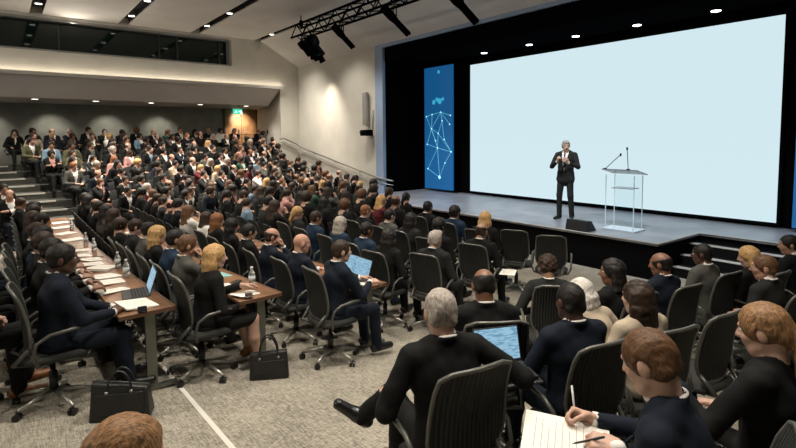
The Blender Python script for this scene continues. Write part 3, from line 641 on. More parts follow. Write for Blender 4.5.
# projection screen
SB = 11.42; ea = [-10.46, -2.64]
scr_m = mat('screen_light', (.0, .0, .0), .9, emit=(.645, .81, .87), estr=1.0)
sc_ = empty('projection_screen', W((ea[0] + ea[1]) / 2, SB, 2.7)); tag(sc_, 'very large blank pale blue projection screen filling the back of the stage', 'screen')
hwid = (ea[1] - ea[0]) / 2; zb, zt = .745 - 2.7, 4.64 - 2.7
m = MB(); m.slab(-hwid, hwid, -.012, 0, zb, zt); m.build('screen_surface', scr_m, sc_)
m = MB(); m.slab(-hwid - .06, hwid + .06, 0.001, .06, zb - .06, zt + .06); m.build('screen_frame', black_m, sc_)
# banners
ban = mat('banner_blue', (.005, .06, .16), .6, emit=(.005, .095, .27), estr=.75)
def banner(a0, a1, b, z0, z1, label, seed):
    rnd = random.Random(seed); c = W((a0 + a1) / 2, b, z0); r = empty('banner', c); tag(r, label, 'banner'); h = (a1 - a0) / 2; H = z1 - z0
    m = MB(); m.slab(-h, h, -.02, .03, 0, H); m.build('panel', ban, r)
    m = MB(); m.slab(-h - .02, h + .02, .03, .08, -.03, H); m.build('stand', black_m, r)
    nodes = [(-.9, .60), (-.45, .615), (-.5, .50), (.2, .63), (.9, .60), (.85, .53), (0, .46), (-.05, .34), (.95, .31), (-.85, .37), (-.8, .165), (.1, .10), (.5, .22), (.3, .56), (-.2, .40), (.45, .41)]
    lk = [(0, 1), (1, 2), (1, 3), (3, 4), (3, 5), (2, 3), (2, 6), (6, 7), (7, 8), (6, 8), (7, 9), (7, 11), (11, 10), (10, 7), (12, 11), (12, 8), (2, 7), (13, 3), (13, 6), (14, 2), (14, 7), (9, 2), (15, 8), (15, 3), (0, 14)]
    q = lambda n: AX * (nodes[n][0] * h * .95) + BX * -.024 + Vector((0, 0, nodes[n][1] * H))
    m = MB()
    for i, j in lk: m.tube([q(i), q(j)], .008, 4)
    ln = m.build('network_lines', mat('network_line', (.1, .3, .4), .5, emit=(.12, .42, .55), estr=1), r)
    m = MB()
    for n in range(len(nodes)): m.lathe([(.0001, -.03), (.026, 0), (.0001, .03)] if n != 11 else [(.0001, -.07), (.05, 0), (.0001, .07)], q(n), 8)
    m.build('network_nodes', mat('network_node', (.3, .8, .9), .5, emit=(.4, .95, 1), estr=1.2), r)
    m = MB(); qn = BX.to_track_quat('Z', 'Y').to_matrix()
    for x, z_, s_ in ((-.30, .715, .08), (-.08, .735, .07), (.12, .72, .10), (.34, .735, .06), (.05, .955, .06)): m.lathe([(s_, -.003), (s_ * .6, .003), (.0001, .004)], AX * (x * h) + BX * -.024 + Vector((0, 0, z_ * H)), 10, rot=qn)
    m.build('emblem', mat('emblem_glow', (.05, .4, .5), .5, emit=(.04, .36, .55), estr=1), r)
banner(-12.32, -11.0, 11.2, .72, 4.72, 'tall blue illuminated banner with glowing network pattern left of the screen', 3)
banner(-2.35, -1.3, 11.2, .72, 4.2, 'dim blue banner at the far right edge beside the screen', 4)
# white tape line on the carpet
m = MB()
N = 24; LB = 1.10
for i in range(N + 1):
    a = -5.05 + 4.2 * i / N
    for b in (LB, LB + .04): m.v.append(tuple(W(a, b, floor_near(a, b) + .004)))
for i in range(N): m.f.append([2 * i, 2 * i + 2, 2 * i + 3, 2 * i + 1]); m.m.append(0); m.sm.append(False)
m2 = m.build('aisle_line', mat('tape_white', (.62, .60, .54), .7)); tag(m2, 'straight white line on the carpet running from the desk foot to the lower edge', 'floor line')

# ---------------------------------------------------------------- rigging
tr = empty('lighting_truss', W(-14.3, 7.5, 5.6)); tag(tr, 'black box lighting truss hanging below the ceiling in front of the stage', 'truss')
Lt = 17.0; hs = .17
for y, z_ in ((-hs, 0), (hs, 0), (-hs, .34), (hs, .34)):
    m = MB(); m.tube([BX * y + Vector((0, 0, z_)), AX * Lt + BX * y + Vector((0, 0, z_))], .034, 6); m.build('chord', black_m, tr)
m = MB(); n = 46
for i in range(n):
    x0, x1 = Lt * i / n, Lt * (i + 1) / n; f = i % 2
    for y in (-hs, hs): m.tube([AX * x0 + BX * y + Vector((0, 0, .34 * f)), AX * x1 + BX * y + Vector((0, 0, .34 * (1 - f)))], .018, 5)
    for z_ in (0, .34): m.tube([AX * x0 + BX * (-hs if f else hs) + Vector((0, 0, z_)), AX * x1 + BX * (hs if f else -hs) + Vector((0, 0, z_))], .016, 5)
m.build('lattice', black_m, tr)
for x in (.35, 5.5, 10.5, 15.5):
    m = MB(); m.tube([AX * x + Vector((0, 0, .34)), AX * x + Vector((0, 0, .69))], .018, 6); m.lathe([(.05, .3), (.07, .36), (.05, .5)], AX * x, 8); m.build('hanging_rod', black_m, tr)
def fixture(a, drop, pitch, yaw, L, r0, label, z=5.6, b=7.5, fat=False):
    root = empty('stage_light', W(a, b, z), 0); tag(root, label, 'stage light')
    d = (AX * math.sin(yaw) + BX * math.cos(yaw)) * math.cos(pitch) + Vector((0, 0, -math.sin(pitch))); side = d.cross(Vector((0, 0, 1))).normalized(); c = Vector((0, 0, -drop))
    m = MB(); m.tube([c - d * L * .45, c - d * L * .42, c - d * L * .1, c + d * L * .05, c + d * L * .5, c + d * L * .5], [r0 * .7, r0 * 1.15, r0 * 1.15, r0 * .85, r0 * .85 if not fat else r0 * 1.2, r0 * .6], 12); m.build('lamp_body', black_m, root)
    m = MB(); m.tube([c + d * L * .5, c + d * L * .505], [r0 * .8, r0 * .8], 12); m.build('lens', mat('fixture_lens', (.05, .05, .06), .1), root)
    m = MB(); m.tube([c + side * r0 * 1.3, c + side * r0 * 1.3 + Vector((0, 0, drop * .8)), c - side * r0 * 1.3 + Vector((0, 0, drop * .8)), c - side * r0 * 1.3], .016, 5); m.tube([c + Vector((0, 0, drop * .8)), Vector((0, 0, .03))], .022, 6); m.build('yoke', black_m, root)
    m = MB(); m.box((0, 0, .0), (.1, .1, .08)); m.build('clamp', grey_metal, root)
    if fat:
        for s_ in (-1, 1): m = MB(); p0 = c + d * L * .5 + side * s_ * r0 * 1.1; m.tube([p0, p0 + d * .16 + side * s_ * .05], [.09, .10], 4); m.build('barn_door', black_m, root)
fixture(-13.75, .38, .95, .5, .55, .10, 'small black spotlight hanging at the end of the truss, left of the fat lamp')
fixture(-13.2, .42, 1.15, .9, .62, .2, 'fat black lamp with barn doors near the end of the truss', fat=True)
fixture(-11.6, .36, .8, .35, .85, .09, 'slim black spotlight second from the end of the truss, before the beige wall')
fixture(-9.3, .36, .75, .35, .95, .09, 'slim black spotlight hanging in front of the corner of the stage opening')
fixture(-7.15, .30, .75, .35, 1.0, .095, 'black spotlight hanging above the blue banner in front of the black header', z=5.45)
fixture(-4.95, .22, .75, .35, 1.0, .095, 'black spotlight cut by the upper picture edge above the speaker', z=5.6)
# ---------------------------------------------------------------- task chair
mesh_m = bpy.data.materials.new('chair_mesh'); mesh_m.use_nodes = True; nt = mesh_m.node_tree; b_ = nt.nodes['Principled BSDF']; b_.inputs['Roughness'].default_value = .75
tc = nt.nodes.new('ShaderNodeTexCoord'); wv = nt.nodes.new('ShaderNodeTexWave'); wv.bands_direction = 'X'; wv.inputs['Scale'].default_value = 13; r_ = nt.nodes.new('ShaderNodeValToRGB')
r_.color_ramp.elements[0].color = (.003, .004, .0035, 1); r_.color_ramp.elements[0].position = .25; r_.color_ramp.elements[1].color = (.016, .020, .017, 1); r_.color_ramp.elements[1].position = .7
bp = nt.nodes.new('ShaderNodeBump'); bp.inputs['Strength'].default_value = .8; bp.inputs['Distance'].default_value = .01
nt.links.new(tc.outputs['Object'], wv.inputs['Vector']); nt.links.new(wv.outputs['Fac'], r_.inputs['Fac']); nt.links.new(r_.outputs['Color'], b_.inputs['Base Color']); nt.links.new(wv.outputs['Fac'], bp.inputs['Height']); nt.links.new(bp.outputs['Normal'], b_.inputs['Normal'])
rim_m = mat('chair_rim', (.12, .12, .105), .36, .3); arm_m = mat('chair_arm', (.09, .09, .08), .36, .3); seat_m = mat('chair_seat', (.022, .023, .021), .9, bump=.5, bscale=90); cst_m = mat('caster', (.006, .006, .006), .4)
base_m = mat('chair_base', (.42, .42, .38), .35, .8)
def bk(u, t):     # back shell, u -1..1 across, t 0..1 upwards
    wd = .222 - .022 * t + .006 * math.sin(t * math.pi) - (.085 * (1 - t / .3) ** 1.6 if t < .3 else 0)
    top = .028 * abs(u) ** 6 * max(0, (t - .8) / .2)
    return Vector((u * wd, -.135 - .09 * t ** 1.3 - .035 * (1 - u * u) + .03 * math.sin(t * 2.6), .50 + .51 * t - top))
def make_chair(loc, rz, arms=True):
    r = empty('task_chair', loc, rz)
    m = MB(); nu, nt_ = 12, 12
    for k in (0, 1):
        for i in range(nu + 1):
            for j in range(nt_ + 1): m.v.append(tuple(bk(-1 + 2 * i / nu, j / nt_) + Vector((0, -.006 + .012 * k, 0))))
    o_ = (nu + 1) * (nt_ + 1)
    for i in range(nu):
        for j in range(nt_):
            q = i * (nt_ + 1) + j; m.f += [[q, q + 1, q + nt_ + 2, q + nt_ + 1], [q + o_, q + nt_ + 1 + o_, q + nt_ + 2 + o_, q + 1 + o_]]; m.m += [0, 0]; m.sm += [True, True]
    back = m.build('backrest', mesh_m, r)
    path = [bk(-1, t) for t in [i / 10 for i in range(11)]] + [bk(u, 1) for u in (-.7, -.35, 0, .35, .7)] + [bk(1, t) for t in [1 - i / 10 for i in range(11)]] + [bk(u, 0) for u in (.5, 0, -.5)]
    m = MB(); m.tube(path, [.0115] * len(path), 6, closed=True); m.build('rim', rim_m, back)
    m = MB()
    for sx in (-1, 1): m.tube([bk(sx * .95, .12), Vector((sx * .16, -.24, .45)), Vector((sx * .07, -.14, .40)), Vector((0, -.02, .395))], [.016, .018, .02, .022], 6)
    m.build('back_support', arm_m, r)
    F = []; m = MB(); prof = []
    n = 20; rings = [(.0001, .475, 1), (.90, .476, 1), (1.0, .460, 1), (.98, .43, 1), (.85, .415, 1), (.0001, .41, 1)]
    for rr, z, _ in rings:
        for k in range(n):
            t = 2 * math.pi * k / n; c, s_ = math.cos(t), math.sin(t); e = .55
            m.v.append((math.copysign(abs(c) ** e, c) * .235 * rr, .02 + math.copysign(abs(s_) ** e, s_) * .225 * rr, z - (.02 if s_ > .8 and rr > .8 else 0)))
    for i in range(len(rings) - 1):
        for k in range(n): m.f.append([i * n + k, i * n + (k + 1) % n, (i + 1) * n + (k + 1) % n, (i + 1) * n + k][::-1]); m.m.append(0); m.sm.append(True)
    m.build('seat', seat_m, r)
    if arms:
        for sx in (-1, 1):
            m = MB(); P = [Vector((sx * .12, -.05, .40)), Vector((sx * .24, -.10, .43)), Vector((sx * .275, -.13, .52)), Vector((sx * .28, -.10, .615)), Vector((sx * .28, -.02, .66)), Vector((sx * .28, .12, .675)), Vector((sx * .27, .20, .67))]
            m.tube(P, [.012, .013, .013, .012, .013, .015, .010], 7); m.build('armrest', arm_m, r)
    m = MB(); m.lathe([(.03, .12), (.03, .28), (.018, .285), (.018, .40)], (0, 0, 0), 10); m.box((0, -.01, .395), (.2, .24, .03)); m.build('gas_column', cst_m, r)
    # base follows the slope of the floor
    be = MB(); 
    sl_ = Vector((0, 0, 1)) if loc[2] <= .002 else (Vector((0, 0, 1)) + BX * .1 - AX * .06).normalized()
    rotm = (Matrix.Rotation(-rz, 3, 'Z') @ Vector((0, 0, 1)).rotation_difference(sl_).to_matrix() @ Matrix.Rotation(rz, 3, 'Z'))
    for k in range(5):
        t = 2 * math.pi * k / 5 + .3; d = Vector((math.cos(t), math.sin(t), 0)); be.tube([d * .02 + Vector((0, 0, .125)), d * .16 + Vector((0, 0, .105)), d * .30 + Vector((0, 0, .072))], [.022, .018, .013], 6)
    b = be.build('base', base_m, r); b.rotation_euler = rotm.to_euler()
    for k in range(5):
        t = 2 * math.pi * k / 5 + .3; d = Vector((math.cos(t), math.sin(t), 0)); c = d * .30; ax = Vector((-d.y, d.x, 0)); ax = (ax * .5 + d * .8).normalized(); m = MB()
        for s_ in (-.016, .016): m.tube([c + ax * (s_ - .009) + Vector((0, 0, .029)), c + ax * (s_ + .009) + Vector((0, 0, .029))], .028, 12, smooth=False)
        m.tube([c + Vector((0, 0, .03)), c + Vector((0, 0, .075))], .012, 6); m.build('caster', cst_m, b)
    return r
_chair = {}
def chair(loc, rz, label, group='mesh back task chairs', arms=True):
    key = (arms, loc[2] <= .002)
    if key not in _chair: c = _chair[key] = make_chair(loc, rz, arms)
    else:
        c = copy_tree(_chair[key]); c.location = loc; c.rotation_euler.z = rz
        for ch in c.children:
            if ch.name.startswith('base') and loc[2] > .002:
                sl_ = (Vector((0, 0, 1)) + BX * .1 - AX * .06).normalized(); ch.rotation_euler = (Matrix.Rotation(-rz, 3, 'Z') @ Vector((0, 0, 1)).rotation_difference(sl_).to_matrix() @ Matrix.Rotation(rz, 3, 'Z')).to_euler()
    tag(c, label, 'chair', group); return c

# small far seat: fixed auditorium chair, one mesh
_m = MB()
for k in (0, 1):
    for i in range(9):
        for j in range(7):
            p = bk(-1 + i / 4, j / 6); _m.v.append((p.x, p.y - .006 + .016 * k, p.z))
for i in range(8):
    for j in range(6): q = i * 7 + j; _m.f += [[q, q + 1, q + 8, q + 7], [q + 63, q + 70, q + 71, q + 64]]; _m.m += [0, 0]; _m.sm += [True, True]
_m.box((0, .02, .44), (.44, .44, .06), mi=0); _m.box((0, -.02, .21), (.07, .07, .42), mi=1); _m.box((0, 0, .015), (.38, .38, .03), mi=1)
for sx in (-1, 1): _m.tube([(sx * .22, -.2, .52), (sx * .27, -.12, .60), (sx * .27, .18, .64)], .016, 5, mi=1)
_m.tube([bk(-1, t) for t in (0, .25, .5, .75, 1)] + [bk(0, 1)] + [bk(1, t) for t in (1, .75, .5, .25, 0)], .010, 5, mi=1)
far_seat_me = _m.mesh('auditorium_seat'); far_seat_me.materials.append(mat('far_seat_fabric', (.014, .015, .014), .9)); far_seat_me.materials.append(mat('far_seat_frame', (.03, .03, .028), .6))

# ---------------------------------------------------------------- tables and the things on them
desk_wood = mat('desk_wood', (.21, .105, .052), .38, var=.35, vscale=5, spec=.5); desk_edge = mat('desk_edge', (.10, .05, .025), .5); leg_m = mat('desk_leg', (.16, .17, .145), .45, .6)
paper_m = mat('paper', (.80, .77, .70), .8); screen_l = None
def desk(a1, b, L=1.75, z=None, label='', group='narrow timber training desks'):
    """a1 = end nearest the camera, runs towards -A"""
    ac = a1 - L / 2; z = floor_near(ac, b) if z is None else z; c = W(ac, b, z); zt = floor_near(a1, b) + .72 - z if z == floor_near(ac, b) else .72
    r = empty('training_desk', c); tag(r, label, 'desk', group); dz = lambda a: floor_near(ac + a, b) - z
    def sl(m, a0, a1_, b0, b1, zo0, zo1): m.hexa([AX * a + BX * bb + Vector((0, 0, zz + (dz(a) if zz > .3 or True else 0))) for zz in (zo0, zo1) for a, bb in ((a0, b0), (a1_, b0), (a1_, b1), (a0, b1))])
    m = MB(); sl(m, -L / 2, L / 2, -.215, .215, .69, .72); top = m.build('desk_top', desk_wood, r, bevel=.004)
    m = MB(); sl(m, -L / 2 - .002, L / 2 + .004, .195, .219, .684, .722); sl(m, L / 2 - .0, L / 2 + .004, -.217, .217, .684, .718); m.build('edge_band', desk_edge, top)
    for s_ in (-1, 1):
        x = s_ * (L / 2 - .10); m = MB(); sl(m, x - .02, x + .02, -.01, .07, .03, .69); m.build('leg', leg_m, r)
        m = MB(); sl(m, x - .025, x + .025, -.19, .23, .0, .035); m.build('foot', leg_m, r)
    m = MB(); sl(m, -L / 2 + .14, L / 2 - .14, .08, .09, .36, .62); m.build('modesty_panel', mat('modesty', (.02, .02, .018), .7), r)
    return r
def top_z(a, b): return floor_near(a, b) + .7215
def paper(a, b, rz, label, w=.21, h=.297, z=None, n=1, col=None, group='papers on the desks', tilt=None, cat='paper', name='paper_sheet'):
    m = MB(); m.box((0, 0, .0015 * n + .001), (w, h, .003 * n)); o = m.build(name, col or paper_m, None, loc=W(a, b, (top_z(a, b) if z is None else z)), rz=rz)
    s_ = (Vector((0, 0, 1)) + BX * .0 - AX * .06).normalized() if tilt is None else tilt
    if floor_near(a, b) > 0 and z is None or tilt is not None:
        o.rotation_euler = (Vector((0, 0, 1)).rotation_difference((Vector((0, 0, 1)) + BX * .1 - AX * .06).normalized() if tilt is None else tilt).to_matrix() @ Matrix.Rotation(rz, 3, 'Z')).to_euler()
    tag(o, label, cat, group if cat == 'paper' else None)
    m = MB()
    for i in range(9): m.box((-.02 * (i % 3 == 2), h * .36 - i * h * .08, .003 * n + .0012), (w * (.7 - .2 * (i % 3 == 2)), .003, .0006))
    m.build('print_lines', mat('print_grey', (.35, .34, .32), .8), o); return o
def disp_mat():
    m = bpy.data.materials.new('laptop_display'); m.use_nodes = True; nt = m.node_tree; b = nt.nodes['Principled BSDF']; b.inputs['Base Color'].default_value = (.01, .01, .01, 1); b.inputs['Roughness'].default_value = .3
    tc = nt.nodes.new('ShaderNodeTexCoord'); br = nt.nodes.new('ShaderNodeTexNoise'); mp = nt.nodes.new('ShaderNodeMapping'); mp.inputs['Scale'].default_value = (22, 60, 110); br.inputs['Scale'].default_value = 1; br.inputs['Detail'].default_value = 1
    r = nt.nodes.new('ShaderNodeValToRGB'); r.color_ramp.elements[0].position = .35; r.color_ramp.elements[0].color = (.16, .34, .52, 1); r.color_ramp.elements[1].position = .55; r.color_ramp.elements[1].color = (.36, .62, .80, 1)
    L = nt.links.new; L(tc.outputs['Object'], mp.inputs['Vector']); L(mp.outputs[0], br.inputs['Vector']); L(br.outputs['Fac'], r.inputs['Fac']); L(r.outputs['Color'], b.inputs['Emission Color']); b.inputs['Emission Strength'].default_value = .85
    return m
disp = disp_mat(); lap_m = mat('laptop_body', (.05, .052, .055), .4, .5); key_m = mat('laptop_keys', (.008, .008, .009), .6)
def laptop(loc, rz, label, open_deg=108, w=.33, d=.225, tilt=0, group='open laptops'):
    r = empty('laptop', loc, rz); r.rotation_euler = (tilt, 0, rz); tag(r, label, 'laptop', group)
    m = MB(); m.box((0, 0, .009), (w, d, .016)); m.build('base', lap_m, r, bevel=.004)
    m = MB()
    for i in range(5):
        for j in range(12): m.box((-w * .42 + j * w * .0765, .075 - i * .026, .0185), (w * .062, .02, .004))
    m.build('keyboard', key_m, r)
    th = R(open_deg); c = Vector((0, d / 2 - .004, .016)); M = Matrix.Rotation(th - R(180) + R(180), 3, 'X'); up = Vector((0, -math.cos(th) * -1 * -1, math.sin(th))); up = Vector((0, -math.cos(th), math.sin(th))); up = Vector((0, math.sin(th - R(90)), math.cos(th - R(90)))); nn = Vector((0, -up.z, up.y))
    rot = Matrix((Vector((1, 0, 0)), nn, up)).transposed(); h = d * 1.0
    m = MB(); m.box(c + up * h / 2, (w, .008, h), rot=rot); lid = m.build('lid', lap_m, r, bevel=.003)
    m = MB(); m.box(c + up * (h / 2 + .004) + nn * .0045, (w - .018, .001, h - .024), rot=rot); m.build('display', disp, lid); return r
bot_m = mat('bottle_plastic', (.75, .8, .8), .08, trans=.85, ior=1.33); cap_m = mat('bottle_cap', (.7, .7, .68), .5); lbl_m = mat('bottle_label', (.55, .6, .62), .6)
def bottle(a, b, label, z=None, group='water bottles on the desks', s_=1.0):
    r = empty('water_bottle', W(a, b, top_z(a, b) + .001 if z is None else z)); r.scale = (s_, s_, s_); tag(r, label, 'bottle', group)
    m = MB(); m.lathe([(.028, 0), (.031, .006), (.031, .05), (.029, .06), (.031, .07), (.031, .135), (.026, .155), (.013, .18), (.012, .195)], n=14); m.build('bottle_body', bot_m, r)
    m = MB(); m.lathe([(.0145, .193), (.0145, .21), (.0001, .211)], n=12); m.build('cap', cap_m, r)
    m = MB(); m.lathe([(.0318, .075), (.0318, .125)], n=14); m.build('label', lbl_m, r); return r
def phone(loc, rz, label, screen=False, rot=None):
    m = MB(); m.box((0, 0, .004), (.072, .148, .008)); o = m.build('phone', mat('phone_black', (.008, .008, .01), .2), None, bevel=.003, loc=loc, rz=rz)
    if rot: o.rotation_euler = rot
    m = MB(); m.box((0, 0, .0085), (.066, .14, .001)); m.build('phone_screen', mat('phone_glass', (.01, .012, .016), .05) if not screen else mat('phone_lit', (.2, .2, .2), .3, emit=(.7, .75, .75), estr=.8), o); return tag(o, label, 'phone')
def pen(p0, p1, label, c=(.6, .6, .58)):
    p0, p1 = Vector(p0), Vector(p1); r = empty('pen', p0); tag(r, label, 'pen'); d = p1 - p0
    m = MB(); m.tube([Vector((0, 0, 0)), d * .12, d * .13, d], [.001, .0042, .0048, .0048], 8); b = m.build('barrel', mat('pen_%d' % int(c[0] * 100), c, .3), r)
    m = MB(); m.tube([d * .7 + Vector((0, 0, .006)), d * .97 + Vector((0, 0, .006))], .0014, 5); m.build('clip', steel, r); return r
leather = mat('bag_leather', (.008, .009, .009), .42, bump=.4, bscale=60)
def handbag(p, rz, label, w=.38, h=.27, d=.15, floppy=0.0):
    r = empty('handbag', p, rz); tag(r, label, 'bag', None)
    m = MB(); z1 = h; m.hexa([(-w / 2, -d / 2, 0), (w / 2, -d / 2, 0), (w / 2, d / 2, 0), (-w / 2, d / 2, 0), (-w * .46, -d * .28, z1), (w * .46, -d * .28, z1 * (1 - floppy)), (w * .46, d * .28, z1 * (1 - floppy)), (-w * .46, d * .28, z1)]); bd = m.build('bag_body', leather, r, bevel=.018)
    m = MB(); m.box((0, -d * .41, h * .46), (w * .80, .012, h * .5), rot=Matrix.Rotation(-.12, 3, 'X')); m.build('front_pocket', leather, bd, bevel=.006)
    m = MB(); m.tube([(-w * .46, 0, z1), (0, 0, z1 * (1 - floppy / 2) + .005), (w * .46, 0, z1 * (1 - floppy))], .008, 6); m.build('zip_edge', mat('bag_edge', (.05, .05, .048), .4), bd)
    for s_ in (-1, 1):
        m = MB(); y = s_ * d * .30; P = [Vector((-.085 + .085 * (1 - math.cos(t)), y * (1 - .3 * math.sin(t)), z1 * (1 - floppy / 2) - .05 + (.20 - floppy * .2) * math.sin(t))) for t in [i * math.pi / 10 for i in range(11)]]
        m.tube(P, .0085, 6); m.build('handle', leather, r)
    for x in (-.085, .085): m = MB(); m.lathe([(.012, -.004), (.012, .004), (.0001, .005)], (x, -d * .36, z1 * (1 - floppy / 2) - .045), 8, rot=Matrix.Rotation(R(90), 3, 'X')); m.build('stud', steel, r)
    return r
# ---------------------------------------------------------------- desks
D1, D2, D3 = .89, 1.89, 3.12
ordn = ['first', 'second', 'third', 'fourth', 'fifth', 'sixth', 'seventh', 'eighth', 'ninth', 'tenth', 'eleventh', 'twelfth', 'thirteenth', 'fourteenth', 'fifteenth', 'sixteenth', 'seventeenth']
for i in range(5): desk(-4.43 - 1.77 * i, D1, label='wooden desk, %s from the aisle, in the left row with many papers' % ordn[i])
for i in range(4): desk(-4.45 - 1.77 * i, D2, label='wooden desk, %s from the aisle, in the row with the teal folder' % ordn[i])
for i in range(4): desk(-4.33 - 1.77 * i, D3, label='wooden desk, %s from the aisle, in the row with two laptops' % ordn[i])
RZB = YAW_B
def on_desk_laptop(a, b, rz, label): 
    return laptop(W(a, b, top_z(a, b) + .006), rz, label)
# desk row 1
paper(-4.72, .86, RZB + .1, 'open spiral notebook with written pages at the near end of the front-left desk', w=.36, h=.26, n=4, cat='notebook', name='notebook')
phone(W(-4.49, .86, top_z(-4.49, .86) + .004), RZB + 1.4, 'black phone lying at the very end of the front-left desk')
on_desk_laptop(-5.13, .93, RZB - .12, 'small black laptop with blue lit display on the front-left desk')
paper(-5.45, .80, RZB + .5, 'long white sheet beside the open laptop on the front-left desk', w=.16, h=.30)
k = 0
for a, b, r_, n in [(-5.95, .86, .3, 2), (-6.3, .84, .4, 3), (-6.85, .90, .9, 10), (-7.35, .85, .2, 2), (-7.75, .92, .5, 3), (-8.25, .85, .1, 2), (-8.8, .9, .3, 6), (-9.4, .86, .4, 2), (-10.1, .9, .2, 5), (-10.9, .86, .5, 3), (-11.7, .88, .2, 3), (-12.4, .9, .2, 3)]:
    paper(a, b, RZB + r_, 'white %s on the left desk row, %s beyond the lit laptop' % ('stack of papers' if n > 3 else 'sheet', ordn[k]), n=n, w=.27); k += 1
for j, (a, b) in enumerate([(-6.05, 1.02), (-6.75, 1.05), (-8.5, 1.02), (-9.4, 1.02), (-11.2, 1.0)]): bottle(a, b, 'clear water bottle on the first desk row, %s from the lit laptop' % ordn[j], s_=1.05)
# desk row 2
paper(-4.66, 1.83, RZB + .35, 'white sheet beside a phone at the near end of the second desk row', w=.20, h=.28)
phone(W(-4.53, 1.80, top_z(-4.53, 1.80) + .004), RZB + 1.2, 'black phone lying at the near end of the second desk row')
bottle(-4.86, 1.97, 'clear water bottle standing between papers on the near second-row desk', s_=1.1)
paper(-5.12, 1.86, RZB + .2, 'printed sheet under the blonde woman\'s hand on the second-row desk', w=.24, h=.30, n=2)
phone(W(-5.22, 1.93, top_z(-5.22, 1.93) + .012), RZB + .6, 'black phone lying on printed sheets in front of the blonde woman')
paper(-5.75, 1.9, RZB + .1, 'pale teal folder with white sheets on the second desk row', w=.32, h=.26, n=5, col=mat('teal_folder', (.25, .50, .45), .6), cat='folder', name='folder')
for j, (a, r_) in enumerate([(-6.5, .2), (-7.3, .4), (-8.2, .1), (-9.1, .3), (-10.2, .2)]): paper(a, 1.88, RZB + r_, 'white sheet on the second desk row, %s beyond the teal folder' % ordn[j])
# desk row 3
on_desk_laptop(-4.72, 3.13, RZB - .02, 'large laptop with bright document on its display before the typing man')
paper(-4.48, 3.12, RZB + .5, 'small white sheet at the near end of the typing man\'s desk', w=.15, h=.21)
on_desk_laptop(-5.12, 3.2, RZB + .03, 'second laptop with dimmer blue display beyond the typing man\'s laptop')
for j, (a, r_) in enumerate([(-6.1, .2), (-7.0, .4), (-8.0, .1)]): paper(a, 3.1, RZB + r_, 'white sheet on the third desk row, %s beyond the two laptops' % ordn[j])
pen(W(-4.42, 3.0, top_z(-4.42, 3.0) + .006), W(-4.50, 3.1, top_z(-4.50, 3.1) + .008), 'thin pen lying near the end of the typing man\'s desk')

# ---------------------------------------------------------------- near and middle people with their chairs
def dist(a, b): return W(a, b).length
def person(a, b, yaw, o, label, chair_label=None, group=None, cy=None, hb=None, hc=None, arms=True):
    z = floor_near(a, b); d = max(.8, W(a, b).y)
    hb = hb or (.0075 if d < 3.2 else .009 if d < 5.2 else .0115 if d < 7 else .015); hc = hc or (.011 if d < 3.2 else .013 if d < 5.2 else .016 if d < 7 else .02)
    r, p = human(W(a, b, z), yaw, o, label, group, hb, hc)
    if chair_label: 
        cyaw = yaw if cy is None else cy; off = Vector((math.sin(cyaw), -math.cos(cyaw), 0)) * .035
        chair(W(a, b, z) + off, cyaw, chair_label, arms=arms)
    return r
desk_arms = dict(armL=dict(wrist=(-.13, .36, .755), dir=(.35, .9, -.05), curl=.35), armR=dict(wrist=(.13, .36, .755), dir=(-.35, .9, -.05), curl=.35))
type_arms = dict(armL=dict(wrist=(-.10, .40, .775), dir=(.1, 1, -.05), curl=.3), armR=dict(wrist=(.10, .40, .775), dir=(-.1, 1, -.05), curl=.3))
lap_arms = dict(armL=dict(wrist=(-.09, .26, .64), dir=(.75, .6, -.1), curl=.55), armR=dict(wrist=(.09, .24, .66), dir=(-.75, .6, -.1), curl=.55))
thigh_arms = dict(armL=dict(wrist=(-.14, .28, .62), dir=(.1, 1, -.2), curl=.3), armR=dict(wrist=(.14, .28, .62), dir=(-.1, 1, -.2), curl=.3))
cross_arms = dict(armL=dict(wrist=(.10, .22, .80), dir=(1, .1, 0), palm=(0, -1, 0)), armR=dict(wrist=(-.10, .24, .84), dir=(-1, .1, 0), palm=(0, -1, 0)))
chin_arm = dict(armL=dict(wrist=(-.09, .26, .66), dir=(.7, .6, 0)), armR=dict(wrist=(.07, .20, 1.0), dir=(-.2, -.2, .9), palm=(-.3, -.9, 0), pole=(.6, .2, -1), curl=.8))
YR = R(27)
# --- front right block
gm = dict(skin='light', hair='short', hair_col='grey', jacket='black', lean=6, hyaw=-12, hpitch=8, width=1.06, scale=1.02, seed=3,
          armL=dict(wrist=(-.24, .26, .66), dir=(.3, .9, -.1), palm=(.5, 0, -.8), curl=.6), armR=dict(wrist=(.33, .16, .77), dir=(.25, .95, .0), curl=.3, pole=(.8, -.5, -.6)), watch='R',
          legL=dict(knee=(-.11, .42, .49), ankle=(-.10, .48, .10)), legR=dict(knee=(-.02, .43, .66), ankle=(-.25, .62, .36), toe=(-.8, .3, .3)))
person(-1.72, 1.71, R(20), gm, 'grey-haired man in black suit with crossed legs, nearest in the middle', 'mesh back chair under the grey-haired man with crossed legs', cy=YR)
o_ = paper(-1.95, 1.98, R(45), 'white sheet held on the knee by the grey-haired man', z=floor_near(-1.95, 1.98) + .70, w=.16, h=.24, n=2, tilt=Vector((-.25, -.3, 1)).normalized())
nv = dict(skin='dark', hair='buzz', hair_col='black', jacket='navy', lean=5, tilt=2, hyaw=-6, hpitch=4, width=1.05, seed=8, 
          armL=dict(wrist=(-.17, .34, .64), dir=(.25, .95, -.05), curl=.3), armR=dict(wrist=(.13, .36, .68), dir=(-.2, .95, -.05), curl=.3))
person(-1.56, 2.62, R(20), nv, 'dark-skinned man in navy jacket using a laptop on his lap', 'mesh back chair under the navy-jacketed man with the lap laptop', cy=R(24))
laptop(Vector((.625, 2.78, 1.062)), R(14), 'open laptop with pale blue display beside the grey-haired man\'s right hand', group=None, open_deg=106, w=.30, d=.21)
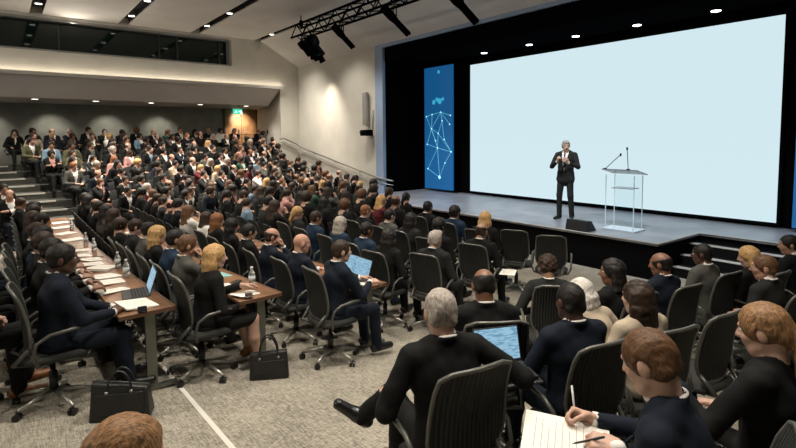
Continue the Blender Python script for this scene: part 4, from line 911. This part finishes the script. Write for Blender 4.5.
person(-2.16, 2.53, R(4), dict(skin='brown', hair='bald_ring', hair_col='black', jacket='black', lean=8, hpitch=18, hyaw=-6, seed=4, **thigh_arms), 'balding dark-skinned man in black suit sitting beyond the grey-haired man', 'mesh back chair under the balding man beyond the grey-haired man')
person(-1.75, 3.42, R(24), dict(skin='light', hair='bob', hair_col='white', jacket='beige', top='blouse', lean=28, hpitch=25, hyaw=15, scale=.93, seed=5, **thigh_arms), 'pale-haired person in cream jacket leaning forward beyond the navy-jacketed man', 'mesh back chair under the pale-haired person in cream')
person(-2.62, 4.0, R(-6), dict(skin='tan', hair='curly', hair_col='dark brown', jacket='charcoal', lean=22, hpitch=30, scale=.95, seed=6, **thigh_arms), 'dark curly-haired person bent forward behind the navy-jacketed man\'s head', 'mesh back chair under the curly-haired bent person')
person(-1.45, 3.27, R(24), dict(skin='light', hair='long', hair_col='dark brown', jacket='beige', top='suit', shirt='black', lean=3, hyaw=10, scale=.98, seed=9, legs='trousers', trousers='black',
       armL=dict(wrist=(-.20, .30, .66), dir=(.4, .9, 0), curl=.5), armR=dict(wrist=(.12, .28, .64), dir=(-.6, .7, 0))), 'woman with long dark brown hair in cream blazer, front right block', 'mesh back chair under the woman in the cream blazer')
person(-2.05, 4.12, R(30), dict(skin='brown', hair='bob', hair_col='black', jacket='black', top='blouse', hyaw=42, hpitch=-2, lean=4, scale=.99, seed=11, **lap_arms), 'dark-haired woman in black showing her left profile before the stage', 'mesh back chair under the woman shown in profile')
person(-2.01, 5.0, R(27), dict(skin='brown', hair='bald_ring', hair_col='black', jacket='navy', hyaw=18, hpitch=6, lean=4, seed=12, **lap_arms), 'bald dark-skinned man in navy suit below the stage corner', 'mesh back chair under the bald man in navy')
person(-1.95, 5.9, R(27), dict(skin='dark', hair='buzz', hair_col='black', jacket='grey', hyaw=20, hpitch=4, lean=4, seed=13, **lap_arms), 'dark-skinned man in grey jacket sitting in front of the stage steps', 'mesh back chair under the man in the grey jacket')
person(-1.62, 6.3, R(30), dict(skin='light', hair='bob', hair_col='blonde', jacket='black', top='blouse', hyaw=25, lean=5, hpitch=10, seed=14, scale=.97, **lap_arms), 'blonde woman in black beside the stage steps, looking left', 'mesh back chair under the blonde woman by the stage steps')
person(-1.30, 5.58, R(30), dict(skin='ruddy', hair='short', hair_col='brown', jacket='charcoal', hyaw=28, lean=5, glasses=True, seed=15, width=1.05, scale=1.02, **lap_arms), 'brown-haired man with glasses in dark suit right of the blonde woman', 'mesh back chair under the man with glasses on the right')
person(-1.45, 7.15, R(30), dict(skin='tan', hair='short', hair_col='black', jacket='black', hyaw=35, lean=5, seed=16, **lap_arms), 'dark-haired man in black suit farthest on the right before the stage', 'mesh back chair beside the right picture edge under the dark-haired man')
HAIR['golden'] = hair_mat('hair_golden', (.24, .13, .06), .6)
bw = dict(skin='light', hair='tied', hair_col='golden', jacket='black', top='blouse', lean=4, hyaw=6, hpitch=12, scale=1.04, seed=17,
          armL=dict(wrist=(-.20, .36, .84), dir=(-.15, 1, .1), palm=(.8, 0, -.4), curl=.75, thumb=.9), armR=dict(wrist=(.10, .26, .66), dir=(-.5, .8, 0)))
HAIR['golden'] = hair_mat('hair_golden', (.24, .13, .06), .6)
person(-.60, 2.74, R(34), bw, 'woman with tied-back golden brown hair in black holding a phone', 'mesh back chair in the lower right corner under the woman with a phone', cy=R(27))
q = W(-.60, 2.74); f_ = Vector((-math.sin(R(34)), math.cos(R(34)), 0)); s_ = Vector((math.cos(R(34)), math.sin(R(34)), 0)); z0 = floor_near(-.6, 2.5)
phone(q + f_ * .49 * 1.06 - s_ * .215 * 1.06 + Vector((0, 0, z0 + .86 * 1.04)), R(34), 'dark phone held by the woman with tied-back hair', rot=(R(40), R(15), R(40)))
paper(-.66, 3.17, R(60), 'white sheet resting near the lap of the woman holding a phone', z=z0 + .70, w=.15, h=.22, n=2, tilt=Vector((-.1, -.5, 1)).normalized())
fm = dict(skin='light', hair='short', hair_col='brown', jacket='navy', lean=14, hyaw=-14, hpitch=20, width=1.08, scale=1.03, seed=18,
          armL=dict(wrist=(.02, .28, .74), dir=(-.2, .9, .0), palm=(.4, 0, -.9), curl=.7, thumb=.9), armR=dict(wrist=(.19, .42, .72), dir=(-.25, .9, .15), palm=(-.7, 0, -.5), curl=.85, thumb=1.0))
person(-.64, 1.93, R(52), fm, 'brown-haired man in navy jacket writing notes, nearest on the right', 'mesh back chair under the nearest man writing notes', cy=R(48))
q = W(-.64, 1.93); f_ = Vector((-math.sin(R(52)), math.cos(R(52)), 0)); s_ = Vector((math.cos(R(52)), math.sin(R(52)), 0)); z0 = floor_near(-.8, 2.02)
pp = q + f_ * .50 + s_ * .03
pa, pb = ab(pp); paper(pa, pb, R(70), 'white writing pad in front of the nearest man writing notes', z=z0 + .72, w=.26, h=.36, n=4, tilt=Vector((0, -.15, 1)).normalized(), cat='notepad', name='writing_pad')
m = MB(); m.box((0, 0, 0), (.27, .36, .012)); o = m.build('folder', mat('folder_grey', (.06, .06, .06), .5), None, bevel=.003, loc=pp + Vector((0, 0, z0 + .705)) - s_ * .03, rz=R(64)); tag(o, 'dark folder lying under the white writing pad', 'folder')
o.rotation_euler = (R(-8), 0, R(64))
hp = q + f_ * .48 + s_ * .16 + Vector((0, 0, z0 + .78)); pen(hp + f_ * .02 + Vector((0, 0, -.03)), hp + f_ * .05 + s_ * .03 + Vector((0, 0, .11)), 'white pen upright in the right hand of the nearest note-taking man', (.6, .6, .58))
hp = q + f_ * .36 - s_ * .01 + Vector((0, 0, z0 + .78)); pen(hp + f_ * .10 - Vector((0, 0, .04)), hp - f_ * .03 + Vector((0, 0, .04)), 'dark pen resting on the writing pad', (.02, .02, .02))
# bottom left head
person(-1.40, -.13, R(-50), dict(skin='light', hair='short', hair_col='golden', jacket='charcoal', top='blouse', lean=32, scale=.97, seed=19, hpitch=14, **lap_arms), 'golden brown hair of a person at the lower edge, left of the middle', None)

# --- left rows
nm = dict(skin='dark', hair='short', hair_col='black', jacket='navy', lean=5, tilt=2, hyaw=-8, hpitch=2, width=1.06, scale=1.03, seed=21, tie='charcoal',
          armL=dict(wrist=(-.03, .40, .66), dir=(.7, .7, -.1), curl=.6), armR=dict(wrist=(.12, .38, .67), dir=(-.8, .5, 0), curl=.6))
person(-4.66, .27, RZB, nm, 'dark-skinned man in navy suit with clasped hands at the front-left desk', 'mesh back chair under the man in navy at the front-left desk')
R1 = [(-5.5, dict(skin='brown', hair='short', hair_col='black', jacket='black', lean=7, **desk_arms), 'black-suited man leaning over the first desk row, next to the man in navy'),
      (-6.2, dict(skin='tan', hair='short', hair_col='dark brown', jacket='black', lean=5, **desk_arms), 'dark-haired person in black, third seat of the first desk row'),
      (-6.9, dict(skin='tan', hair='bob', hair_col='black', jacket='blue', lean=8, **desk_arms), 'person in blue jacket, fourth seat of the first desk row'),
      (-7.6, dict(skin='light', hair='short', hair_col='dark brown', jacket='charcoal', lean=6, **desk_arms), 'dark-haired person in charcoal, fifth seat of the first desk row')]
for i, (a, o, lb) in enumerate(R1): o['seed'] = a; person(a, .24, RZB + random.uniform(-.08, .08), o, lb, 'mesh back chair, %s from the aisle at the first desk row' % ordn[i + 1])
bl = dict(skin='light', hair='long', hair_col='blonde', jacket='black', top='blouse', lean=10, hyaw=-12, hpitch=3, scale=.98, seed=22, legs='bare', shoes='tan',
          armL=dict(wrist=(-.10, .42, .765), dir=(.2, .95, -.05), curl=.25), armR=dict(wrist=(.10, .28, .62), dir=(-.6, .7, 0)))
person(-4.62, 1.40, RZB, bl, 'woman with long blonde hair in black writing at the second desk row', 'mesh back chair under the woman with long blonde hair')
R2 = [(-5.4, dict(skin='ruddy', hair='short', hair_col='brown', jacket='grey', lean=6, glasses=True, hyaw=-5, **chin_arm), 'man with glasses in grey jacket, next to the long-haired blonde woman'),
      (-6.05, dict(skin='tan', hair='short', hair_col='black', jacket='blue', lean=10, **desk_arms), 'dark-haired man in blue jacket, third seat of the second desk row'),
      (-6.7, dict(skin='light', hair='long', hair_col='blonde', jacket='black', top='blouse', lean=6, **desk_arms), 'blonde woman in black, fourth seat of the second desk row'),
      (-7.35, dict(skin='light', hair='short', hair_col='black', jacket='grey', lean=10, **desk_arms), 'black-haired person in grey, fifth seat of the second desk row'),
      (-8.0, dict(skin='light', hair='short', hair_col='dark brown', jacket='charcoal', lean=6, glasses=True, **desk_arms), 'dark-haired man with glasses, sixth seat of the second desk row')]
for i, (a, o, lb) in enumerate(R2): o['seed'] = a; person(a, 1.42, RZB + random.uniform(-.08, .08), o, lb, 'mesh back chair, %s from the aisle at the second desk row' % ordn[i + 1])
ty = dict(skin='light', hair='short', hair_col='dark brown', jacket='navy', lean=9, hyaw=-8, hpitch=2, seed=23, width=1.04, **type_arms)
person(-4.30, 2.60, RZB - .05, ty, 'dark-haired man in navy suit typing on a laptop', 'mesh back chair under the man typing on a laptop')
R3 = [(-5.1, dict(skin='ruddy', hair='none', jacket='navy', lean=4, hyaw=-6, width=1.04, **desk_arms), 'bald man in navy suit, next to the typing man'),
      (-5.95, dict(skin='ruddy', hair='bald_ring', hair_col='dark brown', jacket='navy', lean=6, hyaw=-8, glasses=True, **chin_arm), 'balding man with dark fringe of hair, third seat of the third desk row'),
      (-6.65, dict(skin='tan', hair='short', hair_col='black', jacket='black', lean=4, **desk_arms), 'dark-haired man in black, fourth seat of the third desk row'),
      (-7.3, dict(skin='tan', hair='long', hair_col='black', jacket='black', top='blouse', **desk_arms), 'woman with long black hair, fifth seat of the third desk row'),
      (-7.95, dict(skin='light', hair='long', hair_col='auburn', jacket='black', top='blouse', **lap_arms), 'woman with long auburn hair, sixth seat of the third desk row')]
for i, (a, o, lb) in enumerate(R3): o['seed'] = a; person(a, 2.62, RZB + random.uniform(-.08, .08), o, lb, 'mesh back chair, %s from the aisle at the third desk row' % ordn[i + 1])
YM = R(-36)
R4 = [(-4.5, 4.22, YM, dict(skin='light', hair='combed', hair_col='grey', jacket='charcoal', lean=3, hyaw=0, **lap_arms), 'grey-haired man in charcoal suit behind two empty front chairs'),
      (-5.0, 3.85, R(-45), dict(skin='tan', hair='long', hair_col='black', jacket='black', top='blouse', **lap_arms), 'woman with long black hair beside the grey-haired man of the middle block'),
      (-5.62, 3.92, RZB, dict(skin='brown', hair='short', hair_col='black', jacket='blue', lean=4, **lap_arms), 'dark-haired man in bright navy suit behind the second laptop'),
      (-6.3, 3.92, RZB, dict(skin='light', hair='bob', hair_col='grey', jacket='blue', top='blouse', **lap_arms), 'woman with grey-blonde bob in blue, behind the laptops'),
      (-7.05, 3.92, RZB, dict(skin='tan', hair='short', hair_col='dark brown', jacket='blue', **lap_arms), 'short-haired man in dark blue, fifth seat of the fourth row'),
      (-7.75, 3.95, RZB, dict(skin='light', hair='tied', hair_col='blonde', jacket='charcoal', top='blouse', **lap_arms), 'person with tied blonde hair, sixth seat of the fourth row'),
      (-4.48, 5.08, YM, dict(skin='tan', hair='bald_ring', hair_col='dark brown', jacket='black', **lap_arms), 'balding dark-haired man in black suit next to the blonde woman, by the stage'),
      (-5.15, 4.9, R(-45), dict(skin='tan', hair='curly', hair_col='black', jacket='black', **lap_arms), 'curly-haired person in black, second seat of the fifth row'),
      (-5.85, 4.95, R(-48), dict(skin='brown', hair='long', hair_col='black', jacket='charcoal', top='blouse', **lap_arms), 'long dark-haired woman, third seat of the fifth row'),
      (-6.4, 4.95, RZB, dict(skin='light', hair='short', hair_col='black', jacket='grey', **lap_arms), 'young dark-haired man in light grey suit, fourth seat of the fifth row'),
      (-7.1, 4.95, RZB, dict(skin='light', hair='short', hair_col='auburn', jacket='black', glasses=True, **lap_arms), 'sandy-haired man with glasses, fifth seat of the fifth row'),
      (-5.12, 5.9, R(-40), dict(skin='light', hair='long', hair_col='blonde', jacket='black', top='blouse', **lap_arms), 'blonde woman with long hair in the first row before the stage'),
      (-5.9, 6.0, R(-42), dict(skin='tan', hair='curly', hair_col='black', jacket='blue', **lap_arms), 'curly-haired person in blue, second from the blonde woman in the first row'),
      (-6.7, 6.1, R(-45), dict(skin='brown', hair='short', hair_col='black', jacket='black', **lap_arms), 'black-haired person in black, third from the blonde woman in the first row')]
for i, (a, b, y, o, lb) in enumerate(R4): o['seed'] = a + b; person(a, b, y, o, lb, 'chair of the ' + lb.replace('in the first row before the stage', 'in the first row').replace(', by the stage', ''))
# paper on the lap of the man by the stage
paper(-4.10, 5.22, R(-20), 'white sheet on a lap beside the empty chairs in front of the stage', z=.62, w=.2, h=.28, n=2)
# empty chairs
chair(W(-4.75, 6.25, 0), R(-25), 'empty mesh back chair in front of the stage, next to the blonde woman')
chair(W(-4.15, 6.3, 0), R(-20), 'empty mesh back chair at the end of the first row, under the speaker')
chair(W(-1.38, 4.0, floor_near(-1.38, 4.0)), R(28), 'empty mesh back chair with visible grey seat in the front right block')
chair(W(-1.85, 4.55, floor_near(-1.85, 4.55)), R(28), 'empty mesh back chair left of the other empty one in the front right block') if False else None
# bags
f1 = floor_near(-4.24, .7)
handbag(W(-4.12, .62, floor_near(-4.12, .62) + .002), R(12), 'soft black leather bag slumped on the carpet beneath the front-left desk', w=.42, h=.30, d=.16, floppy=.22)
handbag(W(-4.22, 1.85, floor_near(-4.22, 1.85) + .002), R(14), 'upright black leather handbag standing on the carpet by the second desk', w=.36, h=.25, d=.13)
# person cut by the left edge
person(-5.0, -.38, RZB, dict(skin='light', hair='short', hair_col='brown', jacket='black', lean=2, shoes='tan', scale=1.0, seed=31, legR=dict(knee=(.13, .40, .5), ankle=(.13, .40, .10), toe=(.1, 1, -.1)), **lap_arms), 'man in black with tan shoes, cut by the left picture edge', 'mesh back chair at the left picture edge under the man with tan shoes')
for i, a in enumerate((-5.75, -6.5, -7.25, -8.0)):
    person(a, -.45, RZB, dict(skin=['tan', 'brown', 'light', 'tan'][i], hair=['short', 'bob', 'short', 'short'][i], hair_col=['black', 'dark brown', 'black', 'grey'][i], jacket=['black', 'charcoal', 'navy', 'black'][i], seed=a, shoes='tan' if i == 0 else None, **lap_arms),
           'person in %s, %s behind the man with tan shoes' % (['black', 'charcoal', 'navy', 'black with grey hair'][i], ordn[i]), 'mesh back chair, %s behind the man with tan shoes' % ordn[i], hb=.014, hc=.02)

gch = [o for o in COL.objects if o.get('label', '').startswith('mesh back chair under the grey-haired man with crossed')][0]
gi = (Matrix.Translation(gch.location) @ Matrix.Rotation(YR, 4, 'Z')).inverted(); tp = gi @ Vector((.625, 2.78, 1.047))
m = MB(); m.box(tp, (.34, .26, .018), rz=R(14) - YR); m.build('writing_tablet', mat('tablet_arm', (.02, .02, .02), .5), gch, bevel=.008)
m = MB(); m.tube([Vector((.26, .10, .665)), Vector((tp.x - .08, tp.y - .08, .69)), Vector((tp.x, tp.y, tp.z - .01))], .014, 6); m.build('tablet_bracket', arm_m, gch)

# ---------------------------------------------------------------- speaker on the stage
sp_o = dict(hz=.93, skin='light', hair='combed', hair_col='grey', jacket='charcoal', tie='black', lean=0, hyaw=30, hpitch=6, width=1.06, seed=41, skirt_cut=False, vd=.44, vw=.075,
            armL=dict(wrist=(-.13, .27, 1.24), dir=(.25, .5, .35), palm=(.6, -.3, .3), curl=.35, pole=(-.8, -.4, -1)), armR=dict(wrist=(.10, .27, 1.26), dir=(-.3, .35, .8), palm=(-.6, -.5, 0), curl=.95, pole=(.8, -.4, -1)),
            legL=dict(knee=(-.12, .05, .52), ankle=(-.14, 0, .095), toe=(-.35, 1, 0)), legR=dict(knee=(.12, .03, .52), ankle=(.13, .0, .095), toe=(.3, 1, 0)))
human(W(-5.9, 9.45, SH + .0), R(180 - 36), sp_o, 'grey-haired man in dark suit and tie speaking on the stage', None, .009, .011)
wd = empty('stage_monitor', W(-5.02, 8.58, SH)); tag(wd, 'black wedge loudspeaker lying on the stage edge near the speaker', 'loudspeaker')
m = MB(); m.hexa([AX * -.24 + BX * -.16, AX * .24 + BX * -.16, AX * .24 + BX * .16, AX * -.24 + BX * .16, AX * -.22 + BX * -.14 + Vector((0, 0, .21)), AX * .22 + BX * -.14 + Vector((0, 0, .21)), AX * .22 + BX * .02 + Vector((0, 0, .19)), AX * -.22 + BX * .02 + Vector((0, 0, .19))]); m.build('cabinet', mat('monitor_black', (.008, .008, .009), .6), wd, bevel=.015)
m = MB(); m.hexa([AX * -.2 + BX * .145 + Vector((0, 0, .05)), AX * .2 + BX * .145 + Vector((0, 0, .05)), AX * .2 + BX * .155 + Vector((0, 0, .05)), AX * -.2 + BX * .155 + Vector((0, 0, .05)), AX * -.2 + BX * .045 + Vector((0, 0, .17)), AX * .2 + BX * .045 + Vector((0, 0, .17)), AX * .2 + BX * .055 + Vector((0, 0, .17)), AX * -.2 + BX * .055 + Vector((0, 0, .17))]); m.build('grille', mat('monitor_grille', (.02, .02, .02), .9, bump=1, bscale=150), wd)
# acrylic lectern
acr = mat('acrylic', (.92, .96, .97), .03, trans=1.0, ior=1.25); acr2 = mat('acrylic_shelf', (.30, .30, .33), .15, trans=.5, ior=1.3)
lc = empty('lectern', W(-4.50, 9.2, SH)); tag(lc, 'clear acrylic lectern with thin posts standing on the stage', 'lectern')
def rb(m, a, b, z, da, db, dz): m.hexa([AX * (a + i * da) + BX * (b + j * db) + Vector((0, 0, z + k * dz)) for k in (-1, 1) for i, j in ((-1, -1), (1, -1), (1, 1), (-1, 1))])
m = MB(); rb(m, 0, 0, .012, .32, .22, .012); m.build('base_plate', mat('acrylic_base', (.5, .57, .62), .15, spec=.6), lc, bevel=.004)
for a, b in ((-.27, -.17), (-.27, .17), (.27, -.17), (.27, .17)):
    m = MB(); m.tube([AX * a + BX * b + Vector((0, 0, .02)), AX * a + BX * b + Vector((0, 0, 1.05))], .008, 6); m.build('post', mat('post_clear', (.75, .82, .86), .05, trans=.9, ior=1.15), lc)
m = MB(); m.hexa([AX * -.34 + BX * -.22 + Vector((0, 0, 1.15)), AX * .34 + BX * -.22 + Vector((0, 0, 1.15)), AX * .34 + BX * .22 + Vector((0, 0, 1.05)), AX * -.34 + BX * .22 + Vector((0, 0, 1.05))] + [AX * -.34 + BX * -.22 + Vector((0, 0, 1.165)), AX * .34 + BX * -.22 + Vector((0, 0, 1.165)), AX * .34 + BX * .22 + Vector((0, 0, 1.065)), AX * -.34 + BX * .22 + Vector((0, 0, 1.065))]); m.build('reading_shelf', acr2, lc)
m = MB(); rb(m, .02, 0, .80, .20, .14, .006); m.build('lower_shelf', acr2, lc)
m = MB(); rb(m, 0, .19, .55, .26, .005, .48); m.build('front_panel', acr, lc)
for a, dx, hh in ((-.33, .30, .30), (.12, -.03, .42)):
    r = empty('gooseneck_microphone', W(-4.50 + a, 9.2 - .10, SH + 1.15)); tag(r, 'thin black gooseneck microphone on the acrylic lectern, %s' % ('leaning right over the shelf' if a < 0 else 'standing almost upright'), 'microphone')
    m = MB(); m.tube([Vector((0, 0, 0)), AX * dx * .5 + Vector((0, 0, hh * .5)), AX * dx + Vector((0, 0, hh * .95))], .007, 6); m.build('gooseneck', black_m, r)
    m = MB(); p = AX * dx + Vector((0, 0, hh * .95)); m.lathe([(.008, -.03), (.017, -.01), (.017, .02), (.0001, .032)], p, 8); m.build('microphone_head', black_m, r)
    m = MB(); m.lathe([(.035, -.02), (.035, .02), (.0001, .025)], (0, 0, 0), 10); m.build('mount', black_m, r)

# ---------------------------------------------------------------- the many people in the tiers and the far ends of the rows
protos = []
for hair in ('short', 'bald_ring', 'long', 'bob', 'curly', 'tied'):
    for pi_, arms in enumerate((lap_arms, thigh_arms, cross_arms, chin_arm)):
        if pi_ == 3 and hair in ('bald_ring', 'bob', 'curly'): continue
        o = dict(hair=hair, lean=random.uniform(-4, 12), hyaw=random.uniform(-22, 22), hpitch=random.uniform(0, 14), width=1.04 if hair in ('short', 'bald_ring') else .95, open=hair not in ('bob',), **arms)
        protos.append((hair, pi_, far_proto(o)))
for hn, pi_, me in protos: pass
HW = {'short': 'short', 'bald_ring': 'thinning', 'long': 'long', 'bob': 'chin-length', 'curly': 'curly', 'tied': 'tied-back'}
PW = ['hands folded', 'hands on thighs', 'arms crossed', 'hand at chin']
def far_person(loc, rz, where, group, forced=None, dark=.5):
    hair, pi_, me = random.choice(protos) if forced is None or 'hair' not in forced else random.choice([q for q in protos if q[0] == forced['hair']])
    man = hair in ('short', 'bald_ring', 'curly')
    hc = random.choices(['black', 'dark brown', 'brown', 'auburn', 'blonde', 'grey'], [8, 7, 2.2, .7, 1.7, 1.2])[0]
    jk = random.choices(['black', 'charcoal', 'navy', 'grey', 'beige', 'white', 'light blue', 'pink', 'olive', 'dark red', 'green'], [16, 5, 4, .9, .4, .3, .2, .1, .4, .4, .3] if man else [12, 3, 2, 1, 1.3, 1.1, .3, .4, .6, .8, .4])[0]
    sh = random.choices(['white', 'light blue', 'grey', 'black', 'pink'], [9, 1, 1, 1.5, .7])[0] if jk not in ('white', 'beige', 'pink') else random.choice(['white', 'black'])
    sk = random.choices(['light', 'ruddy', 'tan', 'brown', 'dark'], [6, 3, 2, 1.6, .8])[0]
    if forced: hc = forced.get('hc', hc); jk = forced.get('jk', jk); sh = forced.get('sh', sh); sk = forced.get('sk', sk)
    o = bpy.data.objects.new('person', me); COL.objects.link(o)
    for i, mt in enumerate((SKIN[sk], HAIR[hc], CL[jk], CL[sh], CL[random.choice(['black', 'charcoal', 'navy'])])): o.material_slots[i].link = 'OBJECT'; o.material_slots[i].material = mt
    o.location = loc; o.rotation_euler = (0, 0, rz + random.uniform(-.14, .14)); s_ = random.uniform(.97, 1.07); o.scale = (s_, s_, s_ if man else s_ * .98)
    tag(o, '%s-haired person (%s) in %s, %s' % (hc.replace(' ', '-'), HW[hair], jk, where), 'person', group); return o
def far_seat(loc, rz, label, group):
    o = bpy.data.objects.new('auditorium_seat', far_seat_me); COL.objects.link(o); o.location = loc; o.rotation_euler = (0, 0, rz); o.scale = (.96, .96, .86); tag(o, label, 'chair', group)
rows_far = ['back row', 'second row from back', 'third row from back', 'fourth row from back', 'fifth row from back', 'sixth row from back', 'seventh row from back', 'eighth row from back', 'ninth row from back', 'lowest tier row', 'upper flat row below tiers', 'lower flat row below tiers']
forced = {(1, 0): dict(hair='bob', hc='dark brown', jk='beige', sh='pink'), (2, 0): dict(jk='olive'), (3, 0): dict(hair='short', hc='black', jk='light blue', sk='tan'), (0, 0): dict(hair='bob', hc='dark brown', sh='white', jk='black')}
for k, a in enumerate(ROWA):
    b = (BL(a) if k < 10 else 2.9) + .30 + (.28 if k % 2 else 0); i = 0; z = floor_far(k)
    while b < 9.15 - .02 * k:
        if k == 0 and 8.1 < b < 8.9: b += .6; continue
        if random.random() > .04 or i == 0:
            rz = YAW_A + .30 + .025 * k + .1 * (b / 9)
            far_person(W(a + random.uniform(-.04, .04), b, z), rz, '%s, %s from stairs' % (rows_far[k], ordn[min(i, 16)]), 'audience in the far tiers', forced.get((k, i)))
        far_seat(W(a - .02, b, z), YAW_A + .2 + .02 * k, 'dark seat, %s, %s from stairs' % (rows_far[k], ordn[min(i, 16)]), 'seats of the far tiers')
        b += random.uniform(.51, .57); i += 1
rows_b = [(.33, -8.35, 'first desk row'), (1.42, -8.7, 'second desk row'), (2.62, -8.65, 'third desk row'), (3.95, -8.5, 'fourth row'), (4.95, -7.8, 'fifth row'), (5.95, -7.4, 'sixth row'), (6.95, -8.3, 'seventh row by the stage'), (7.7, -10.6, 'short last row by the stage')]
for b, a, nm_ in rows_b:
    i = 0
    while a > (-13.35 if b < 3 else -11.75):
        far_person(W(a, b + random.uniform(-.04, .04), floor_near(a, b)), YAW_B + R(2) * (-a - 8) * -.6 + random.uniform(-.1, .1), 'far end of %s, %s along' % (nm_, ordn[i]), 'audience in the far part of the flat rows')
        far_seat(W(a, b, floor_near(a, b)), YAW_B, 'dark chair, far end of %s, %s along' % (nm_, ordn[i]), 'far chairs of the flat rows')
        a -= random.uniform(.62, .68); i += 1
# block left of the stairs
for i, (a, b, fo) in enumerate([(-15.2, .0, dict(hair='short', hc='black', sk='tan', jk='charcoal')), (-14.3, .1, dict(hair='bald_ring', sk='ruddy', jk='black', sh='white')), (-16.2, -.3, None), (-15.3, -.65, None), (-14.3, -.6, None), (-17.1, -.55, None)]):
    k = min(9, max(0, round((a - ROWA[0]) / .78))); a = ROWA[k]; far_person(W(a, b, floor_far(k)), YAW_A + .3, 'left of the stairs, %s of that group' % ordn[i], 'audience left of the stairs', fo); far_seat(W(a - .02, b, floor_far(k)), YAW_A + .3, 'dark seat left of the stairs, %s of that group' % ordn[i], 'seats left of the stairs')
